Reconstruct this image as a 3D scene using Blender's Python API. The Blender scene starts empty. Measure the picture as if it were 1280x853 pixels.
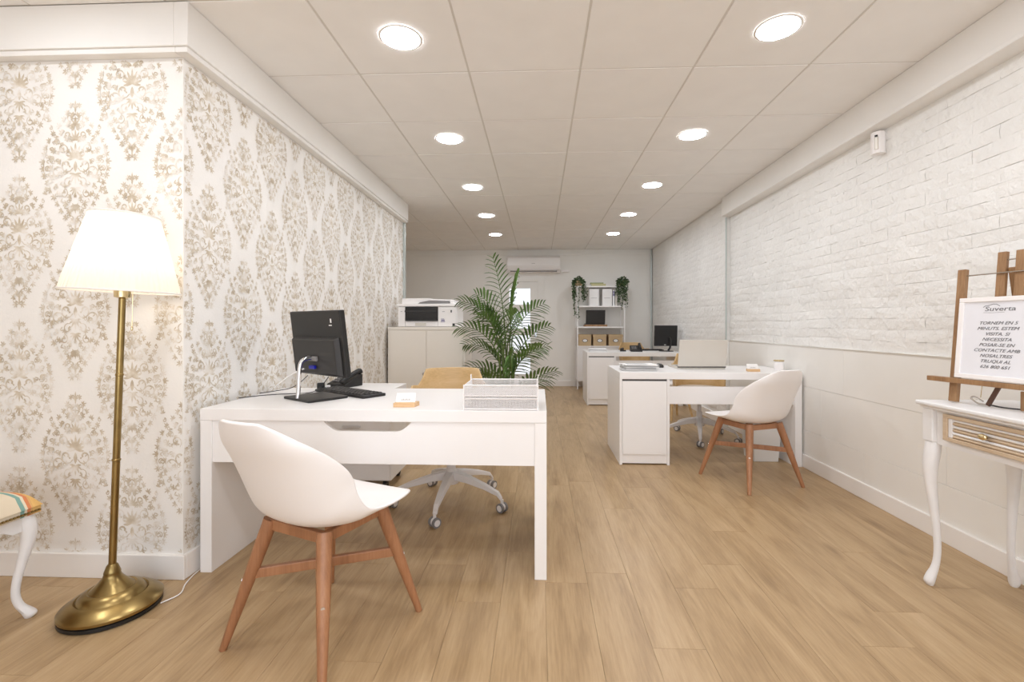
import bpy, math, random
from math import sin, cos, pi, radians, sqrt
from mathutils import Vector, Matrix, noise as mnoise

random.seed(7)
S = bpy.context.scene
COL = S.collection

# ------------------------------------------------------------------ camera
FPX = 585.0
cam_d = bpy.data.cameras.new('camera')
cam = bpy.data.objects.new('camera', cam_d); COL.objects.link(cam)
cam_d.sensor_width = 36.0
cam_d.sensor_fit = 'HORIZONTAL'
cam_d.lens = 36.0 * FPX / 1280.0
cam_d.shift_x = -9.5 / 1280.0
cam_d.shift_y = -19.5 / 1280.0
cam_d.clip_start = 0.05
cam.location = (0, 0, 1.10)
cam.rotation_euler = (pi / 2, 0, radians(2.4))
S.camera = cam

# ------------------------------------------------------------------ world, exposure
world = bpy.data.worlds.new('world'); S.world = world
world.use_nodes = True
wb = world.node_tree.nodes['Background']
wb.inputs[0].default_value = (0.86, 0.93, 1.0, 1)
wb.inputs[1].default_value = 1.5
S.view_settings.view_transform = 'Standard'
S.view_settings.look = 'None'
S.view_settings.gamma = 1.0
S.view_settings.use_curve_mapping = False
S.view_settings.exposure = 0.68
S.cycles.max_bounces = 10
S.cycles.diffuse_bounces = 7
S.cycles.glossy_bounces = 4
S.cycles.transmission_bounces = 6
S.cycles.use_denoising = True
S.cycles.sample_clamp_indirect = 6.0
S.cycles.caustics_reflective = False
S.cycles.caustics_refractive = False

DISC_EMIT = 53.0          # ceiling downlight discs
WINDOW_W = 17.0           # daylight through the shop window behind the camera
LAMP_W = 1.5              # bulb of the floor lamp

win_l = bpy.data.lights.new('shop_window_daylight', 'AREA')
win_l.shape = 'RECTANGLE'; win_l.size = 3.6; win_l.size_y = 1.9
win_l.energy = WINDOW_W; win_l.color = (0.90, 0.92, 1.0)
wo = bpy.data.objects.new('shop_window_daylight', win_l); COL.objects.link(wo)
wo.location = (0.1, -1.85, 1.25); wo.rotation_euler = (radians(90), 0, 0)   # shines towards +Y

# ------------------------------------------------------------------ material helpers
def mat(name, col, rough=0.5, metal=0.0, coat=0.0, spec=0.5, emit=None, es=1.0,
        bump=0.0, bscale=40.0, var=0.0, vscale=6.0, trans=0.0, sss=0.0, bdist=0.002):
    m = bpy.data.materials.new(name); m.use_nodes = True
    nt = m.node_tree; b = nt.nodes['Principled BSDF']
    b.inputs['Base Color'].default_value = (*col, 1)
    b.inputs['Roughness'].default_value = rough
    b.inputs['Metallic'].default_value = metal
    b.inputs['Specular IOR Level'].default_value = spec
    b.inputs['Coat Weight'].default_value = coat
    b.inputs['Transmission Weight'].default_value = trans
    if emit:
        b.inputs['Emission Color'].default_value = (*emit, 1)
        b.inputs['Emission Strength'].default_value = es
    if bump or var:
        tc = nt.nodes.new('ShaderNodeTexCoord')
    if bump:
        n = nt.nodes.new('ShaderNodeTexNoise'); n.inputs['Scale'].default_value = bscale
        n.inputs['Detail'].default_value = 4
        nt.links.new(tc.outputs['Object'], n.inputs['Vector'])
        bp = nt.nodes.new('ShaderNodeBump'); bp.inputs['Strength'].default_value = bump
        bp.inputs['Distance'].default_value = bdist
        nt.links.new(n.outputs['Fac'], bp.inputs['Height'])
        nt.links.new(bp.outputs['Normal'], b.inputs['Normal'])
    if var:
        n2 = nt.nodes.new('ShaderNodeTexNoise'); n2.inputs['Scale'].default_value = vscale
        n2.inputs['Detail'].default_value = 5
        nt.links.new(tc.outputs['Object'], n2.inputs['Vector'])
        r = nt.nodes.new('ShaderNodeValToRGB')
        r.color_ramp.elements[0].position = 0.3; r.color_ramp.elements[1].position = 0.7
        r.color_ramp.elements[0].color = (*[c * (1 - var) for c in col], 1)
        r.color_ramp.elements[1].color = (*[min(1, c * (1 + var * .5)) for c in col], 1)
        nt.links.new(n2.outputs['Fac'], r.inputs['Fac'])
        nt.links.new(r.outputs['Color'], b.inputs['Base Color'])
    return m

def wood_mat(name, dark, mid, light, rough=0.45, axis='Y', scale=1.0, coat=0.0, rnd=0.0, knots=False):
    m = bpy.data.materials.new(name); m.use_nodes = True
    nt = m.node_tree; N = nt.nodes; L = nt.links; b = N['Principled BSDF']
    tc = N.new('ShaderNodeTexCoord')
    oi = N.new('ShaderNodeObjectInfo')
    mul = N.new('ShaderNodeVectorMath'); mul.operation = 'SCALE'; mul.inputs['Scale'].default_value = 37.0
    comb = N.new('ShaderNodeCombineXYZ')
    L.new(oi.outputs['Random'], comb.inputs[0]); L.new(oi.outputs['Random'], comb.inputs[1]); L.new(oi.outputs['Random'], comb.inputs[2])
    L.new(comb.outputs[0], mul.inputs[0])
    add = N.new('ShaderNodeVectorMath'); add.operation = 'ADD'
    L.new(tc.outputs['Object'], add.inputs[0]); L.new(mul.outputs[0], add.inputs[1])
    def stretched(a, bb):
        mp = N.new('ShaderNodeMapping')
        v = {'X': (a, bb, bb), 'Y': (bb, a, bb), 'Z': (bb, bb, a)}[axis]
        mp.inputs['Scale'].default_value = [q * scale for q in v]
        L.new(add.outputs[0], mp.inputs['Vector'])
        return mp
    n1 = N.new('ShaderNodeTexNoise'); n1.inputs['Scale'].default_value = 1.0; n1.inputs['Detail'].default_value = 5
    n1.inputs['Distortion'].default_value = 1.2
    L.new(stretched(1.3, 9).outputs[0], n1.inputs['Vector'])
    n2 = N.new('ShaderNodeTexNoise'); n2.inputs['Scale'].default_value = 1.0; n2.inputs['Detail'].default_value = 6
    n2.inputs['Roughness'].default_value = 0.65
    L.new(stretched(7, 120).outputs[0], n2.inputs['Vector'])
    mx = N.new('ShaderNodeMath'); mx.operation = 'MULTIPLY_ADD'; mx.inputs[1].default_value = 0.42
    mm = N.new('ShaderNodeMath'); mm.operation = 'MULTIPLY'; mm.inputs[1].default_value = 0.58
    L.new(n1.outputs['Fac'], mm.inputs[0])
    L.new(n2.outputs['Fac'], mx.inputs[0]); L.new(mm.outputs[0], mx.inputs[2])
    src = mx.outputs[0]
    if rnd:
        ra = N.new('ShaderNodeMath'); ra.operation = 'MULTIPLY_ADD'; ra.inputs[1].default_value = rnd
        ad = N.new('ShaderNodeMath'); ad.operation = 'SUBTRACT'; ad.inputs[1].default_value = rnd * .5
        L.new(src, ad.inputs[0]); L.new(oi.outputs['Random'], ra.inputs[0]); L.new(ad.outputs[0], ra.inputs[2])
        src = ra.outputs[0]
    r = N.new('ShaderNodeValToRGB')
    e = r.color_ramp.elements
    e[0].position = 0.30; e[0].color = (*dark, 1)
    e[1].position = 0.72; e[1].color = (*light, 1)
    e2 = r.color_ramp.elements.new(0.5); e2.color = (*mid, 1)
    L.new(src, r.inputs['Fac'])
    out = r.outputs['Color']
    if knots:
        vo = N.new('ShaderNodeTexVoronoi'); vo.inputs['Scale'].default_value = 1.0
        L.new(stretched(1.6, 5.5).outputs[0], vo.inputs['Vector'])
        kr = N.new('ShaderNodeValToRGB')
        kr.color_ramp.elements[0].position = 0.02; kr.color_ramp.elements[0].color = (0.55, 0.5, 0.45, 1)
        kr.color_ramp.elements[1].position = 0.16; kr.color_ramp.elements[1].color = (1, 1, 1, 1)
        L.new(vo.outputs['Distance'], kr.inputs['Fac'])
        mixk = N.new('ShaderNodeMix'); mixk.data_type = 'RGBA'; mixk.blend_type = 'MULTIPLY'; mixk.inputs[0].default_value = 0.55
        L.new(out, mixk.inputs[6]); L.new(kr.outputs['Color'], mixk.inputs[7])
        out = mixk.outputs[2]
    L.new(out, b.inputs['Base Color'])
    b.inputs['Roughness'].default_value = rough
    b.inputs['Coat Weight'].default_value = coat
    b.inputs['Coat Roughness'].default_value = 0.25
    bp = N.new('ShaderNodeBump'); bp.inputs['Strength'].default_value = 0.12; bp.inputs['Distance'].default_value = 0.001
    L.new(n2.outputs['Fac'], bp.inputs['Height']); L.new(bp.outputs['Normal'], b.inputs['Normal'])
    return m

M = {}
M['ceiling'] = mat('ceiling tile', (0.90, 0.88, 0.855), 0.9, bump=0.15, bscale=220, var=0.02)
M['grid'] = mat('ceiling grid', (0.70, 0.67, 0.62), 0.6)
M['fascia'] = mat('painted fascia', (0.86, 0.84, 0.81), 0.55, var=0.03, vscale=2)
M['paper'] = mat('wallpaper ground', (0.87, 0.845, 0.81), 0.75, bump=0.2, bscale=90, var=0.04, vscale=3)
M['brick'] = mat('white painted brick', (0.88, 0.87, 0.845), 0.62, bump=0.9, bscale=26, var=0.05, vscale=3, bdist=0.012)
M['mortar'] = mat('white painted mortar', (0.86, 0.85, 0.82), 0.75, bump=0.8, bscale=30, var=0.06, vscale=4, bdist=0.006)
M['wains'] = mat('white wall panel', (0.86, 0.84, 0.80), 0.5, bump=0.12, bscale=14, var=0.03, vscale=3)
M['backwall'] = mat('back wall paint', (0.88, 0.865, 0.83), 0.75, bump=0.15, bscale=12, var=0.03, vscale=2)
M['skirt'] = mat('white skirting', (0.87, 0.84, 0.81), 0.4)
M['white'] = mat('white melamine', (0.88, 0.86, 0.85), 0.33, bump=0.04, bscale=300)
M['cabwhite'] = mat('cream white steel', (0.82, 0.77, 0.70), 0.42)
M['shell'] = mat('white shell plastic', (0.89, 0.86, 0.85), 0.34, bump=0.05, bscale=400)
M['basewhite'] = mat('white cast aluminium', (0.80, 0.77, 0.76), 0.35)
M['black'] = mat('black plastic', (0.010, 0.0095, 0.0095), 0.42)
M['blackgloss'] = mat('black gloss plastic', (0.015, 0.015, 0.016), 0.15)
M['darkgrey'] = mat('dark grey plastic', (0.026, 0.024, 0.023), 0.5)
M['grey'] = mat('grey rubber', (0.22, 0.21, 0.21), 0.55)
M['gap_shade'] = mat('painted grip shade', (0.08, 0.07, 0.07), 0.8)  # shade of the desk door's grip recess, put into the colour
M['underlay'] = mat('floor underlay', (0.37, 0.25, 0.14), 0.8)
M['chrome'] = mat('chrome', (0.80, 0.80, 0.82), 0.12, metal=1.0)
M['galv'] = mat('galvanised profile', (0.55, 0.60, 0.58), 0.35, metal=0.6)
M['brass'] = mat('aged brass', (0.34, 0.24, 0.095), 0.29, metal=1.0, var=0.30, vscale=9)
M['gold'] = mat('pale brass', (0.70, 0.56, 0.32), 0.25, metal=1.0)
M['beech'] = wood_mat('chair leg wood', (0.24, 0.105, 0.048), (0.37, 0.17, 0.08), (0.46, 0.235, 0.12), 0.4, 'Z', 1.0)
M['oak'] = wood_mat('oak veneer', (0.50, 0.32, 0.14), (0.63, 0.43, 0.21), (0.71, 0.51, 0.28), 0.42, 'X', 1.0)
M['easel'] = wood_mat('easel wood', (0.17, 0.085, 0.035), (0.32, 0.175, 0.08), (0.43, 0.26, 0.13), 0.45, 'Z', 1.5)
M['lightwood'] = wood_mat('light wood', (0.55, 0.33, 0.16), (0.72, 0.47, 0.25), (0.80, 0.58, 0.34), 0.5, 'X', 2.0)
M['drawerwood'] = wood_mat('whitewashed wood', (0.48, 0.35, 0.23), (0.60, 0.46, 0.32), (0.70, 0.57, 0.42), 0.55, 'Y', 2.0)
M['floor'] = wood_mat('oak laminate', (0.29, 0.182, 0.088), (0.43, 0.29, 0.153), (0.545, 0.385, 0.222), 0.38, 'Y', 1.0, rnd=0.035, knots=True)
M['consolewhite'] = mat('white painted wood', (0.84, 0.83, 0.83), 0.4, var=0.04, vscale=12)
M['paperwhite'] = mat('paper', (0.88, 0.87, 0.86), 0.7)
M['ink'] = mat('grey ink', (0.16, 0.16, 0.17), 0.7)
M['inklight'] = mat('pale grey ink', (0.45, 0.44, 0.44), 0.7)
M['kraft'] = mat('kraft card', (0.56, 0.41, 0.24), 0.7, var=0.08, vscale=20)
M['fabric'] = mat('beige seat fabric', (0.62, 0.56, 0.48), 0.9, bump=0.5, bscale=300)
M['leaf'] = mat('palm leaf', (0.13, 0.235, 0.06), 0.42, var=0.45, vscale=7)
M['stem'] = mat('palm stem', (0.13, 0.19, 0.05), 0.5)
M['ivy'] = mat('trailing leaf', (0.06, 0.11, 0.04), 0.5, var=0.5, vscale=25)
M['soil'] = mat('soil', (0.06, 0.04, 0.03), 0.95, bump=0.6, bscale=80)
M['blue'] = mat('blue plug', (0.01, 0.015, 0.35), 0.4)
M['purple'] = mat('purple print', (0.12, 0.10, 0.25), 0.6)
M['silver'] = mat('silver plastic', (0.66, 0.62, 0.56), 0.35, metal=0.3)
M['disc'] = mat('downlight diffuser', (0.9, 0.9, 0.9), 0.5, emit=(0.90, 0.94, 1.0), es=DISC_EMIT)
M['bulb'] = mat('warm bulb', (0.9, 0.9, 0.9), 0.5, emit=(1.0, 0.82, 0.58), es=6.0)
M['pane_lit'] = mat('frosted glass against daylight', (0.85, 0.88, 0.92), 0.5, emit=(0.84, 0.90, 1.0), es=0.42)
M['clear'] = mat('clear plastic', (0.92, 0.93, 0.93), 0.12, trans=0.85)
M['winglass'] = mat('window glass', (1, 1, 1), 0.02, trans=1.0)
M['red'] = mat('dark stained wood', (0.10, 0.045, 0.025), 0.5)
M['mirror'] = mat('polished steel', (0.62, 0.60, 0.58), 0.2, metal=1.0)

# damask ink: worn tan that fades into the ground paper
def damask_mat():
    m = bpy.data.materials.new('damask print'); m.use_nodes = True
    nt = m.node_tree; N = nt.nodes; L = nt.links; b = N['Principled BSDF']
    tc = N.new('ShaderNodeTexCoord')
    n = N.new('ShaderNodeTexNoise'); n.inputs['Scale'].default_value = 22; n.inputs['Detail'].default_value = 4
    L.new(tc.outputs['Object'], n.inputs['Vector'])
    r = N.new('ShaderNodeValToRGB'); e = r.color_ramp.elements
    e[0].position = 0.34; e[0].color = (0.53, 0.44, 0.325, 1)
    e[1].position = 0.62; e[1].color = (0.82, 0.775, 0.715, 1)
    k = e.new(0.48); k.color = (0.66, 0.585, 0.475, 1)
    L.new(n.outputs['Fac'], r.inputs['Fac']); L.new(r.outputs['Color'], b.inputs['Base Color'])
    b.inputs['Roughness'].default_value = 0.6
    return m
M['damask'] = damask_mat()

def shade_mat():
    m = bpy.data.materials.new('pleated shade fabric'); m.use_nodes = True
    nt = m.node_tree; N = nt.nodes; L = nt.links
    b = N['Principled BSDF']; b.inputs['Base Color'].default_value = (0.92, 0.90, 0.86, 1); b.inputs['Roughness'].default_value = 0.8
    t = N.new('ShaderNodeBsdfTranslucent'); t.inputs['Color'].default_value = (0.96, 0.92, 0.84, 1)
    mx = N.new('ShaderNodeMixShader'); mx.inputs[0].default_value = 0.55
    L.new(b.outputs[0], mx.inputs[1]); L.new(t.outputs[0], mx.inputs[2])
    L.new(mx.outputs[0], N['Material Output'].inputs['Surface'])
    return m
M['shade'] = shade_mat()

def cushion_mat():
    m = bpy.data.materials.new('striped cushion'); m.use_nodes = True
    nt = m.node_tree; N = nt.nodes; L = nt.links; b = N['Principled BSDF']
    tc = N.new('ShaderNodeTexCoord'); sp = N.new('ShaderNodeSeparateXYZ')
    nz = N.new('ShaderNodeTexNoise'); nz.inputs['Scale'].default_value = 14
    L.new(tc.outputs['Object'], nz.inputs['Vector'])
    L.new(tc.outputs['Object'], sp.inputs[0])
    mr = N.new('ShaderNodeMapRange'); mr.inputs['From Min'].default_value = -0.10; mr.inputs['From Max'].default_value = 0.02
    L.new(sp.outputs['Y'], mr.inputs['Value'])
    ad = N.new('ShaderNodeMath'); ad.operation = 'MULTIPLY_ADD'; ad.inputs[1].default_value = 0.06
    L.new(nz.outputs['Fac'], ad.inputs[0]); L.new(mr.outputs[0], ad.inputs[2])
    r = N.new('ShaderNodeValToRGB'); r.color_ramp.interpolation = 'CONSTANT'
    e = r.color_ramp.elements
    stops = [(0.0, (0.72, 0.62, 0.47)), (0.30, (0.22, 0.38, 0.33)), (0.42, (0.75, 0.66, 0.50)), (0.50, (0.68, 0.24, 0.10)),
             (0.60, (0.72, 0.42, 0.16)), (0.66, (0.80, 0.50, 0.17))]
    e[0].position, e[0].color = 0.0, (*stops[0][1], 1)
    e[1].position, e[1].color = stops[1][0], (*stops[1][1], 1)
    for p, c in stops[2:]:
        k = e.new(p); k.color = (*c, 1)
    L.new(ad.outputs[0], r.inputs['Fac']); L.new(r.outputs['Color'], b.inputs['Base Color'])
    b.inputs['Roughness'].default_value = 0.9
    return m
M['cushion'] = cushion_mat()

# ------------------------------------------------------------------ mesh builder
class MB:
    def __init__(s): s.v = []; s.f = []
    def add(s, vs, fs):
        o = len(s.v); s.v += [tuple(p) for p in vs]; s.f += [tuple(i + o for i in f) for f in fs]; return s
    def box(s, x0, x1, y0, y1, z0, z1, T=None):
        vs = [Vector(p) for p in ((x0,y0,z0),(x1,y0,z0),(x1,y1,z0),(x0,y1,z0),(x0,y0,z1),(x1,y0,z1),(x1,y1,z1),(x0,y1,z1))]
        if T is not None: vs = [T @ p for p in vs]
        return s.add(vs, [(0,3,2,1),(4,5,6,7),(0,1,5,4),(1,2,6,5),(2,3,7,6),(3,0,4,7)])
    def bar(s, a, b, w, h, up=(0, 0, 1), w2=None, h2=None):
        a = Vector(a); b = Vector(b); d = (b - a).normalized(); u = Vector(up)
        x = d.cross(u)
        if x.length < 1e-4: x = d.cross(Vector((1, 0, 0)))
        x.normalize(); y = x.cross(d).normalized()
        w2 = w if w2 is None else w2; h2 = h if h2 is None else h2
        vs = []
        for c, ww, hh in ((a, w, h), (b, w2, h2)):
            for i, j in ((-1,-1),(1,-1),(1,1),(-1,1)): vs.append(c + x*ww*.5*i + y*hh*.5*j)
        return s.add(vs, [(0,3,2,1),(4,5,6,7),(0,1,5,4),(1,2,6,5),(2,3,7,6),(3,0,4,7)])
    def tube(s, pts, r, n=8, cap=True):
        pts = [Vector(p) for p in pts]; k = len(pts)
        rs = r if isinstance(r, (list, tuple)) else [r] * k
        vs = []; prev = None
        for i, p in enumerate(pts):
            d = (pts[min(i+1, k-1)] - pts[max(i-1, 0)])
            if d.length < 1e-9: d = Vector((0, 0, 1))
            d.normalize()
            if prev is None:
                x = d.cross(Vector((0, 0, 1)))
                if x.length < 1e-3: x = d.cross(Vector((1, 0, 0)))
            else:
                x = prev - d * prev.dot(d)
                if x.length < 1e-4: x = d.cross(Vector((1, 0, 0)))
            x.normalize(); prev = x; y = d.cross(x)
            for j in range(n):
                a = 2*pi*j/n; vs.append(p + (x*cos(a) + y*sin(a)) * rs[i])
        fs = [(i*n+j, i*n+(j+1)%n, (i+1)*n+(j+1)%n, (i+1)*n+j) for i in range(k-1) for j in range(n)]
        if cap: fs += [tuple(reversed(range(n))), tuple(range((k-1)*n, k*n))]
        return s.add(vs, fs)
    def lathe(s, prof, n=32, c=(0, 0, 0), sx=1.0, sy=1.0, cap=True):
        vs = []; k = len(prof)
        for r, z in prof:
            for j in range(n):
                a = 2*pi*j/n; vs.append((c[0]+r*cos(a)*sx, c[1]+r*sin(a)*sy, c[2]+z))
        fs = [(i*n+j, i*n+(j+1)%n, (i+1)*n+(j+1)%n, (i+1)*n+j) for i in range(k-1) for j in range(n)]
        if cap: fs += [tuple(reversed(range(n))), tuple(range((k-1)*n, k*n))]
        return s.add(vs, fs)
    def prism(s, poly, h, T=None):
        n = len(poly)
        vs = [Vector((p[0], p[1], 0)) for p in poly] + [Vector((p[0], p[1], h)) for p in poly]
        if T is not None: vs = [T @ p for p in vs]
        return s.add(vs, [tuple(reversed(range(n))), tuple(range(n, 2*n))] + [(i, (i+1)%n, n+(i+1)%n, n+i) for i in range(n)])
    def mesh(s, name, m, smooth=None):
        me = bpy.data.meshes.new(name); me.from_pydata(s.v, [], s.f); me.update()
        if m: me.materials.append(m)
        if smooth is not None:
            me.shade_smooth(); me.set_sharp_from_angle(angle=radians(smooth))
        return me
    def build(s, name, m, parent=None, smooth=None, bevel=0.0, seg=2, loc=None):
        o = bpy.data.objects.new(name, s.mesh(name, m, smooth)); COL.objects.link(o)
        if parent is not None: o.parent = parent
        if loc is not None: o.location = loc
        if bevel:
            b = o.modifiers.new('bevel', 'BEVEL'); b.width = bevel; b.segments = seg; b.limit_method = 'ANGLE'; b.angle_limit = radians(40)
            b.harden_normals = False
        return o

def B(x0, x1, y0, y1, z0, z1): return MB().box(x0, x1, y0, y1, z0, z1)
def tag(o, label=None, cat=None, group=None, kind=None):
    if label: o['label'] = label
    if cat: o['category'] = cat
    if group: o['group'] = group
    if kind: o['kind'] = kind
    return o
def thing(name, label, cat, loc=(0, 0, 0), rz=0.0, group=None):
    o = bpy.data.objects.new(name, None); COL.objects.link(o); o.empty_display_size = 0.1
    o.location = loc; o.rotation_euler = (0, 0, rz)
    return tag(o, label, cat, group)
def struct(o): o['kind'] = 'structure'; return o
def copy_tree(o, parent=None):
    c = o.copy(); COL.objects.link(c); c.parent = parent
    for ch in [q for q in bpy.data.objects if q.parent == o]: copy_tree(ch, c)
    return c
def bez(p0, p1, p2, p3, n=14):
    p0, p1, p2, p3 = map(Vector, (p0, p1, p2, p3)); r = []
    for i in range(n+1):
        t = i/n; r.append(p0*(1-t)**3 + p1*3*t*(1-t)**2 + p2*3*t*t*(1-t) + p3*t**3)
    return r
def catmull(P, n=6):
    P = [Vector(p) for p in P]; out = []
    Q = [P[0]*2-P[1]] + P + [P[-1]*2-P[-2]]
    for i in range(1, len(Q)-2):
        a, b, c, d = Q[i-1:i+3]
        for k in range(n):
            t = k/n
            out.append(0.5*((2*b) + (c-a)*t + (2*a-5*b+4*c-d)*t*t + (-a+3*b-3*c+d)*t**3))
    out.append(P[-1]); return out
def text(name, body, size, m, parent, loc, rot, shear=0.0, xs=1.0, ext=0.0004, align='CENTER'):
    c = bpy.data.curves.new(name, 'FONT'); c.body = body; c.size = size; c.align_x = align; c.align_y = 'CENTER'
    c.shear = shear; c.extrude = ext; c.materials.append(m); c.resolution_u = 3
    o = bpy.data.objects.new(name, c); COL.objects.link(o); o.parent = parent
    me = bpy.data.meshes.new_from_object(o); me.name = name
    bpy.data.objects.remove(o); bpy.data.curves.remove(c)
    o = bpy.data.objects.new(name, me); COL.objects.link(o); o.parent = parent
    o.location = loc; o.rotation_euler = rot; o.scale = (xs, 1, 1)
    return o

H = 2.47
YB = 8.5                 # back wall
XL = -1.545              # papered side wall
YL0, YL1 = 1.97, 5.28
XFL = -3.4               # far left of the shop
XR = 2.06                # right wall near section
XRF = 2.025              # right wall far section (stands proud)
YR = 5.16                # where the far section begins
YF = -2.0                # shop front behind the camera

# ------------------------------------------------------------------ floor
base = B(XFL-.1, XR+.1, YF-.1, YB+.1, -0.08, -0.010).build('floor', M['underlay']); struct(base)
PW, PL = 0.18, 1.22
def plank_mesh(w, l):
    g = 0.0004; c = 0.0005; z0, z1 = -0.010, 0.0
    mb = MB()
    x0, x1, y0, y1 = g, w-g, g, l-g
    vs = [(x0,y0,z0),(x1,y0,z0),(x1,y1,z0),(x0,y1,z0),(x0,y0,z1-c*.5),(x1,y0,z1-c*.5),(x1,y1,z1-c*.5),(x0,y1,z1-c*.5),
          (x0+c,y0+c,z1),(x1-c,y0+c,z1),(x1-c,y1-c,z1),(x0+c,y1-c,z1)]
    mb.add(vs, [(0,1,5,4),(1,2,6,5),(2,3,7,6),(3,0,4,7),(4,5,9,8),(5,6,10,9),(6,7,11,10),(7,4,8,11),(8,9,10,11)])
    return mb
full_plank = plank_mesh(PW, PL).mesh('floor_plank', M['floor'])
cut_cache = {}
r_off = random.Random(3)
x = 0.026 - PW * 19
planks = 0
back_bits = MB()
while x < XR - 0.001:
    off = r_off.random() * PL
    y = -0.75 - off
    w = min(PW, XR - x)
    while y < YB:
        a, b_ = max(y, -0.75), min(y + PL, YB)
        xa = x
        if x + PW <= XL + 0.001:      # under the papered block nothing is laid
            if a >= YL0 and b_ <= YL1: y += PL; continue
        if b_ - a > 0.02 and xa + w > XFL:
            if abs(b_-a-PL) < 1e-6 and abs(w-PW) < 1e-6: me = full_plank
            else:
                key = (round(w, 2), round(b_-a, 1))
                me = plank_mesh(w, b_-a).mesh('floor_plank', M['floor'])
            o = bpy.data.objects.new('floor_plank', me); COL.objects.link(o); o.parent = base; o.location = (xa, a, 0)
            planks += 1
        y += PL
    x += PW
sb = MB(); x = XFL
while x < XR: sb.box(x+.0005, min(x+PW, XR)-.0005, YF, -0.7505, -0.01, 0); x += PW
o = sb.build('floor_boards', M['floor'], base); o['kind'] = 'stuff'

# ------------------------------------------------------------------ walls
wl = B(XFL-.1, XL, YL0, YL1, 0, H+.05).build('wall_left', M['paper']); struct(wl)
wb_ = B(XFL-.1, XR+.2, YB, YB+.1, 0, H+.05).build('wall_back', M['backwall']); struct(wb_)
wfl = B(XFL-.1, XFL, YF, YL0, 0, H+.05).build('wall_left_front', M['paper']); struct(wfl)
wfb = B(XFL-.1, XFL, YL1, YB, 0, H+.05).build('wall_left_back', M['backwall']); struct(wfb)
wr = B(XR+.010, XR+.2, YF, YR, 0, H+.05).box(XRF+.009, XR+.2, YR+.004, YB, 0, H+.05).build('wall_right', M['mortar']); struct(wr)
wf = MB()
wf.box(XFL, -1.75, YF-.1, YF, 0, H+.05).box(1.95, XR+.2, YF-.1, YF, 0, H+.05)
wf.box(-1.75, 1.95, YF-.1, YF, 0, 0.25).box(-1.75, 1.95, YF-.1, YF, 2.25, H+.05)
wf = wf.build('wall_front', M['fascia']); struct(wf)
w1 = thing('window_1', None, None); struct(w1)
fr = MB()
for xx in (-1.75, 0.075, 1.90): fr.box(xx, xx+.05, YF-.08, YF-.02, .25, 2.25)
fr.box(-1.70, 1.90, YF-.08, YF-.02, .25, .30).box(-1.70, 1.90, YF-.08, YF-.02, 2.20, 2.25)
fr.build('window_frame', M['skirt'], w1)

# back-wall glazing profile in the right corner, galvanised profiles at the steps of the walls
def trim(n, mb, m, bevel=0.0): o = mb.build(n, m, bevel=bevel); struct(o); return o
trim('trim_1', MB().box(XRF-.010, XRF+.002, YR-.010, YR+.002, 0.945, 2.268), M['galv'], .002)
trim('trim_2', B(XL, XL+.022, YL1-.03, YL1+.012, 0.0, H-.03), M['galv'], .002)
trim('trim_3', MB().tube([(XRF-.020, YB-.03, 0.1), (XRF-.020, YB-.03, H-.01)], .014, 10), M['galv'])
trim('trim_4', B(XL-.06, XL+.004, YL1+.012, YL1+.03, 0.0, H-.005), M['skirt'])
# fascias
trim('trim_5', MB().box(XL, XL+.062, YL0-.055, YL1-.031, 2.285, H).box(XL, XL+.052, YL0-.045, YL1-.033, 2.262, 2.2849), M['fascia'], .003)
trim('trim_6', MB().box(XFL+.002, XL-.0005, YL0-.055, YL0-.001, 2.285, H).box(XFL+.002, XL-.0005, YL0-.045, YL0-.001, 2.262, 2.2849), M['fascia'], .003)
trim('trim_7', MB().box(1.965, XR+.009, YF, YR-.032, 2.29, H).box(1.955, XR+.009, YF, YR-.034, 2.27, 2.2899), M['fascia'], .003)
trim('trim_8', MB().box(XFL, XRF-.05, YB-.018, YB, H-.10, H-.065), M['backwall'], .004)
# skirtings
def skirt(n, mb): return trim(n, mb, M['skirt'], .003)
skirt('baseboard_left', MB().box(XFL+.02, XL+.015, YL0-.015, YL0, 0, .105))
skirt('baseboard_left_side', B(XL, XL+.015, YL0+.0005, YL1-.031, 0, .105))
skirt('baseboard_right', B(XR-.016, XR+.01, YF, YR-.001, 0, .10))
skirt('baseboard_right_back', B(XRF-.015, XRF+.01, YR+.013, YB-.03, 0, .10))
skirt('baseboard_back', MB().box(.089, XRF-.05, YB-.015, YB, 0, .10).box(XFL, -.792, YB-.015, YB, 0, .10))

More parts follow.
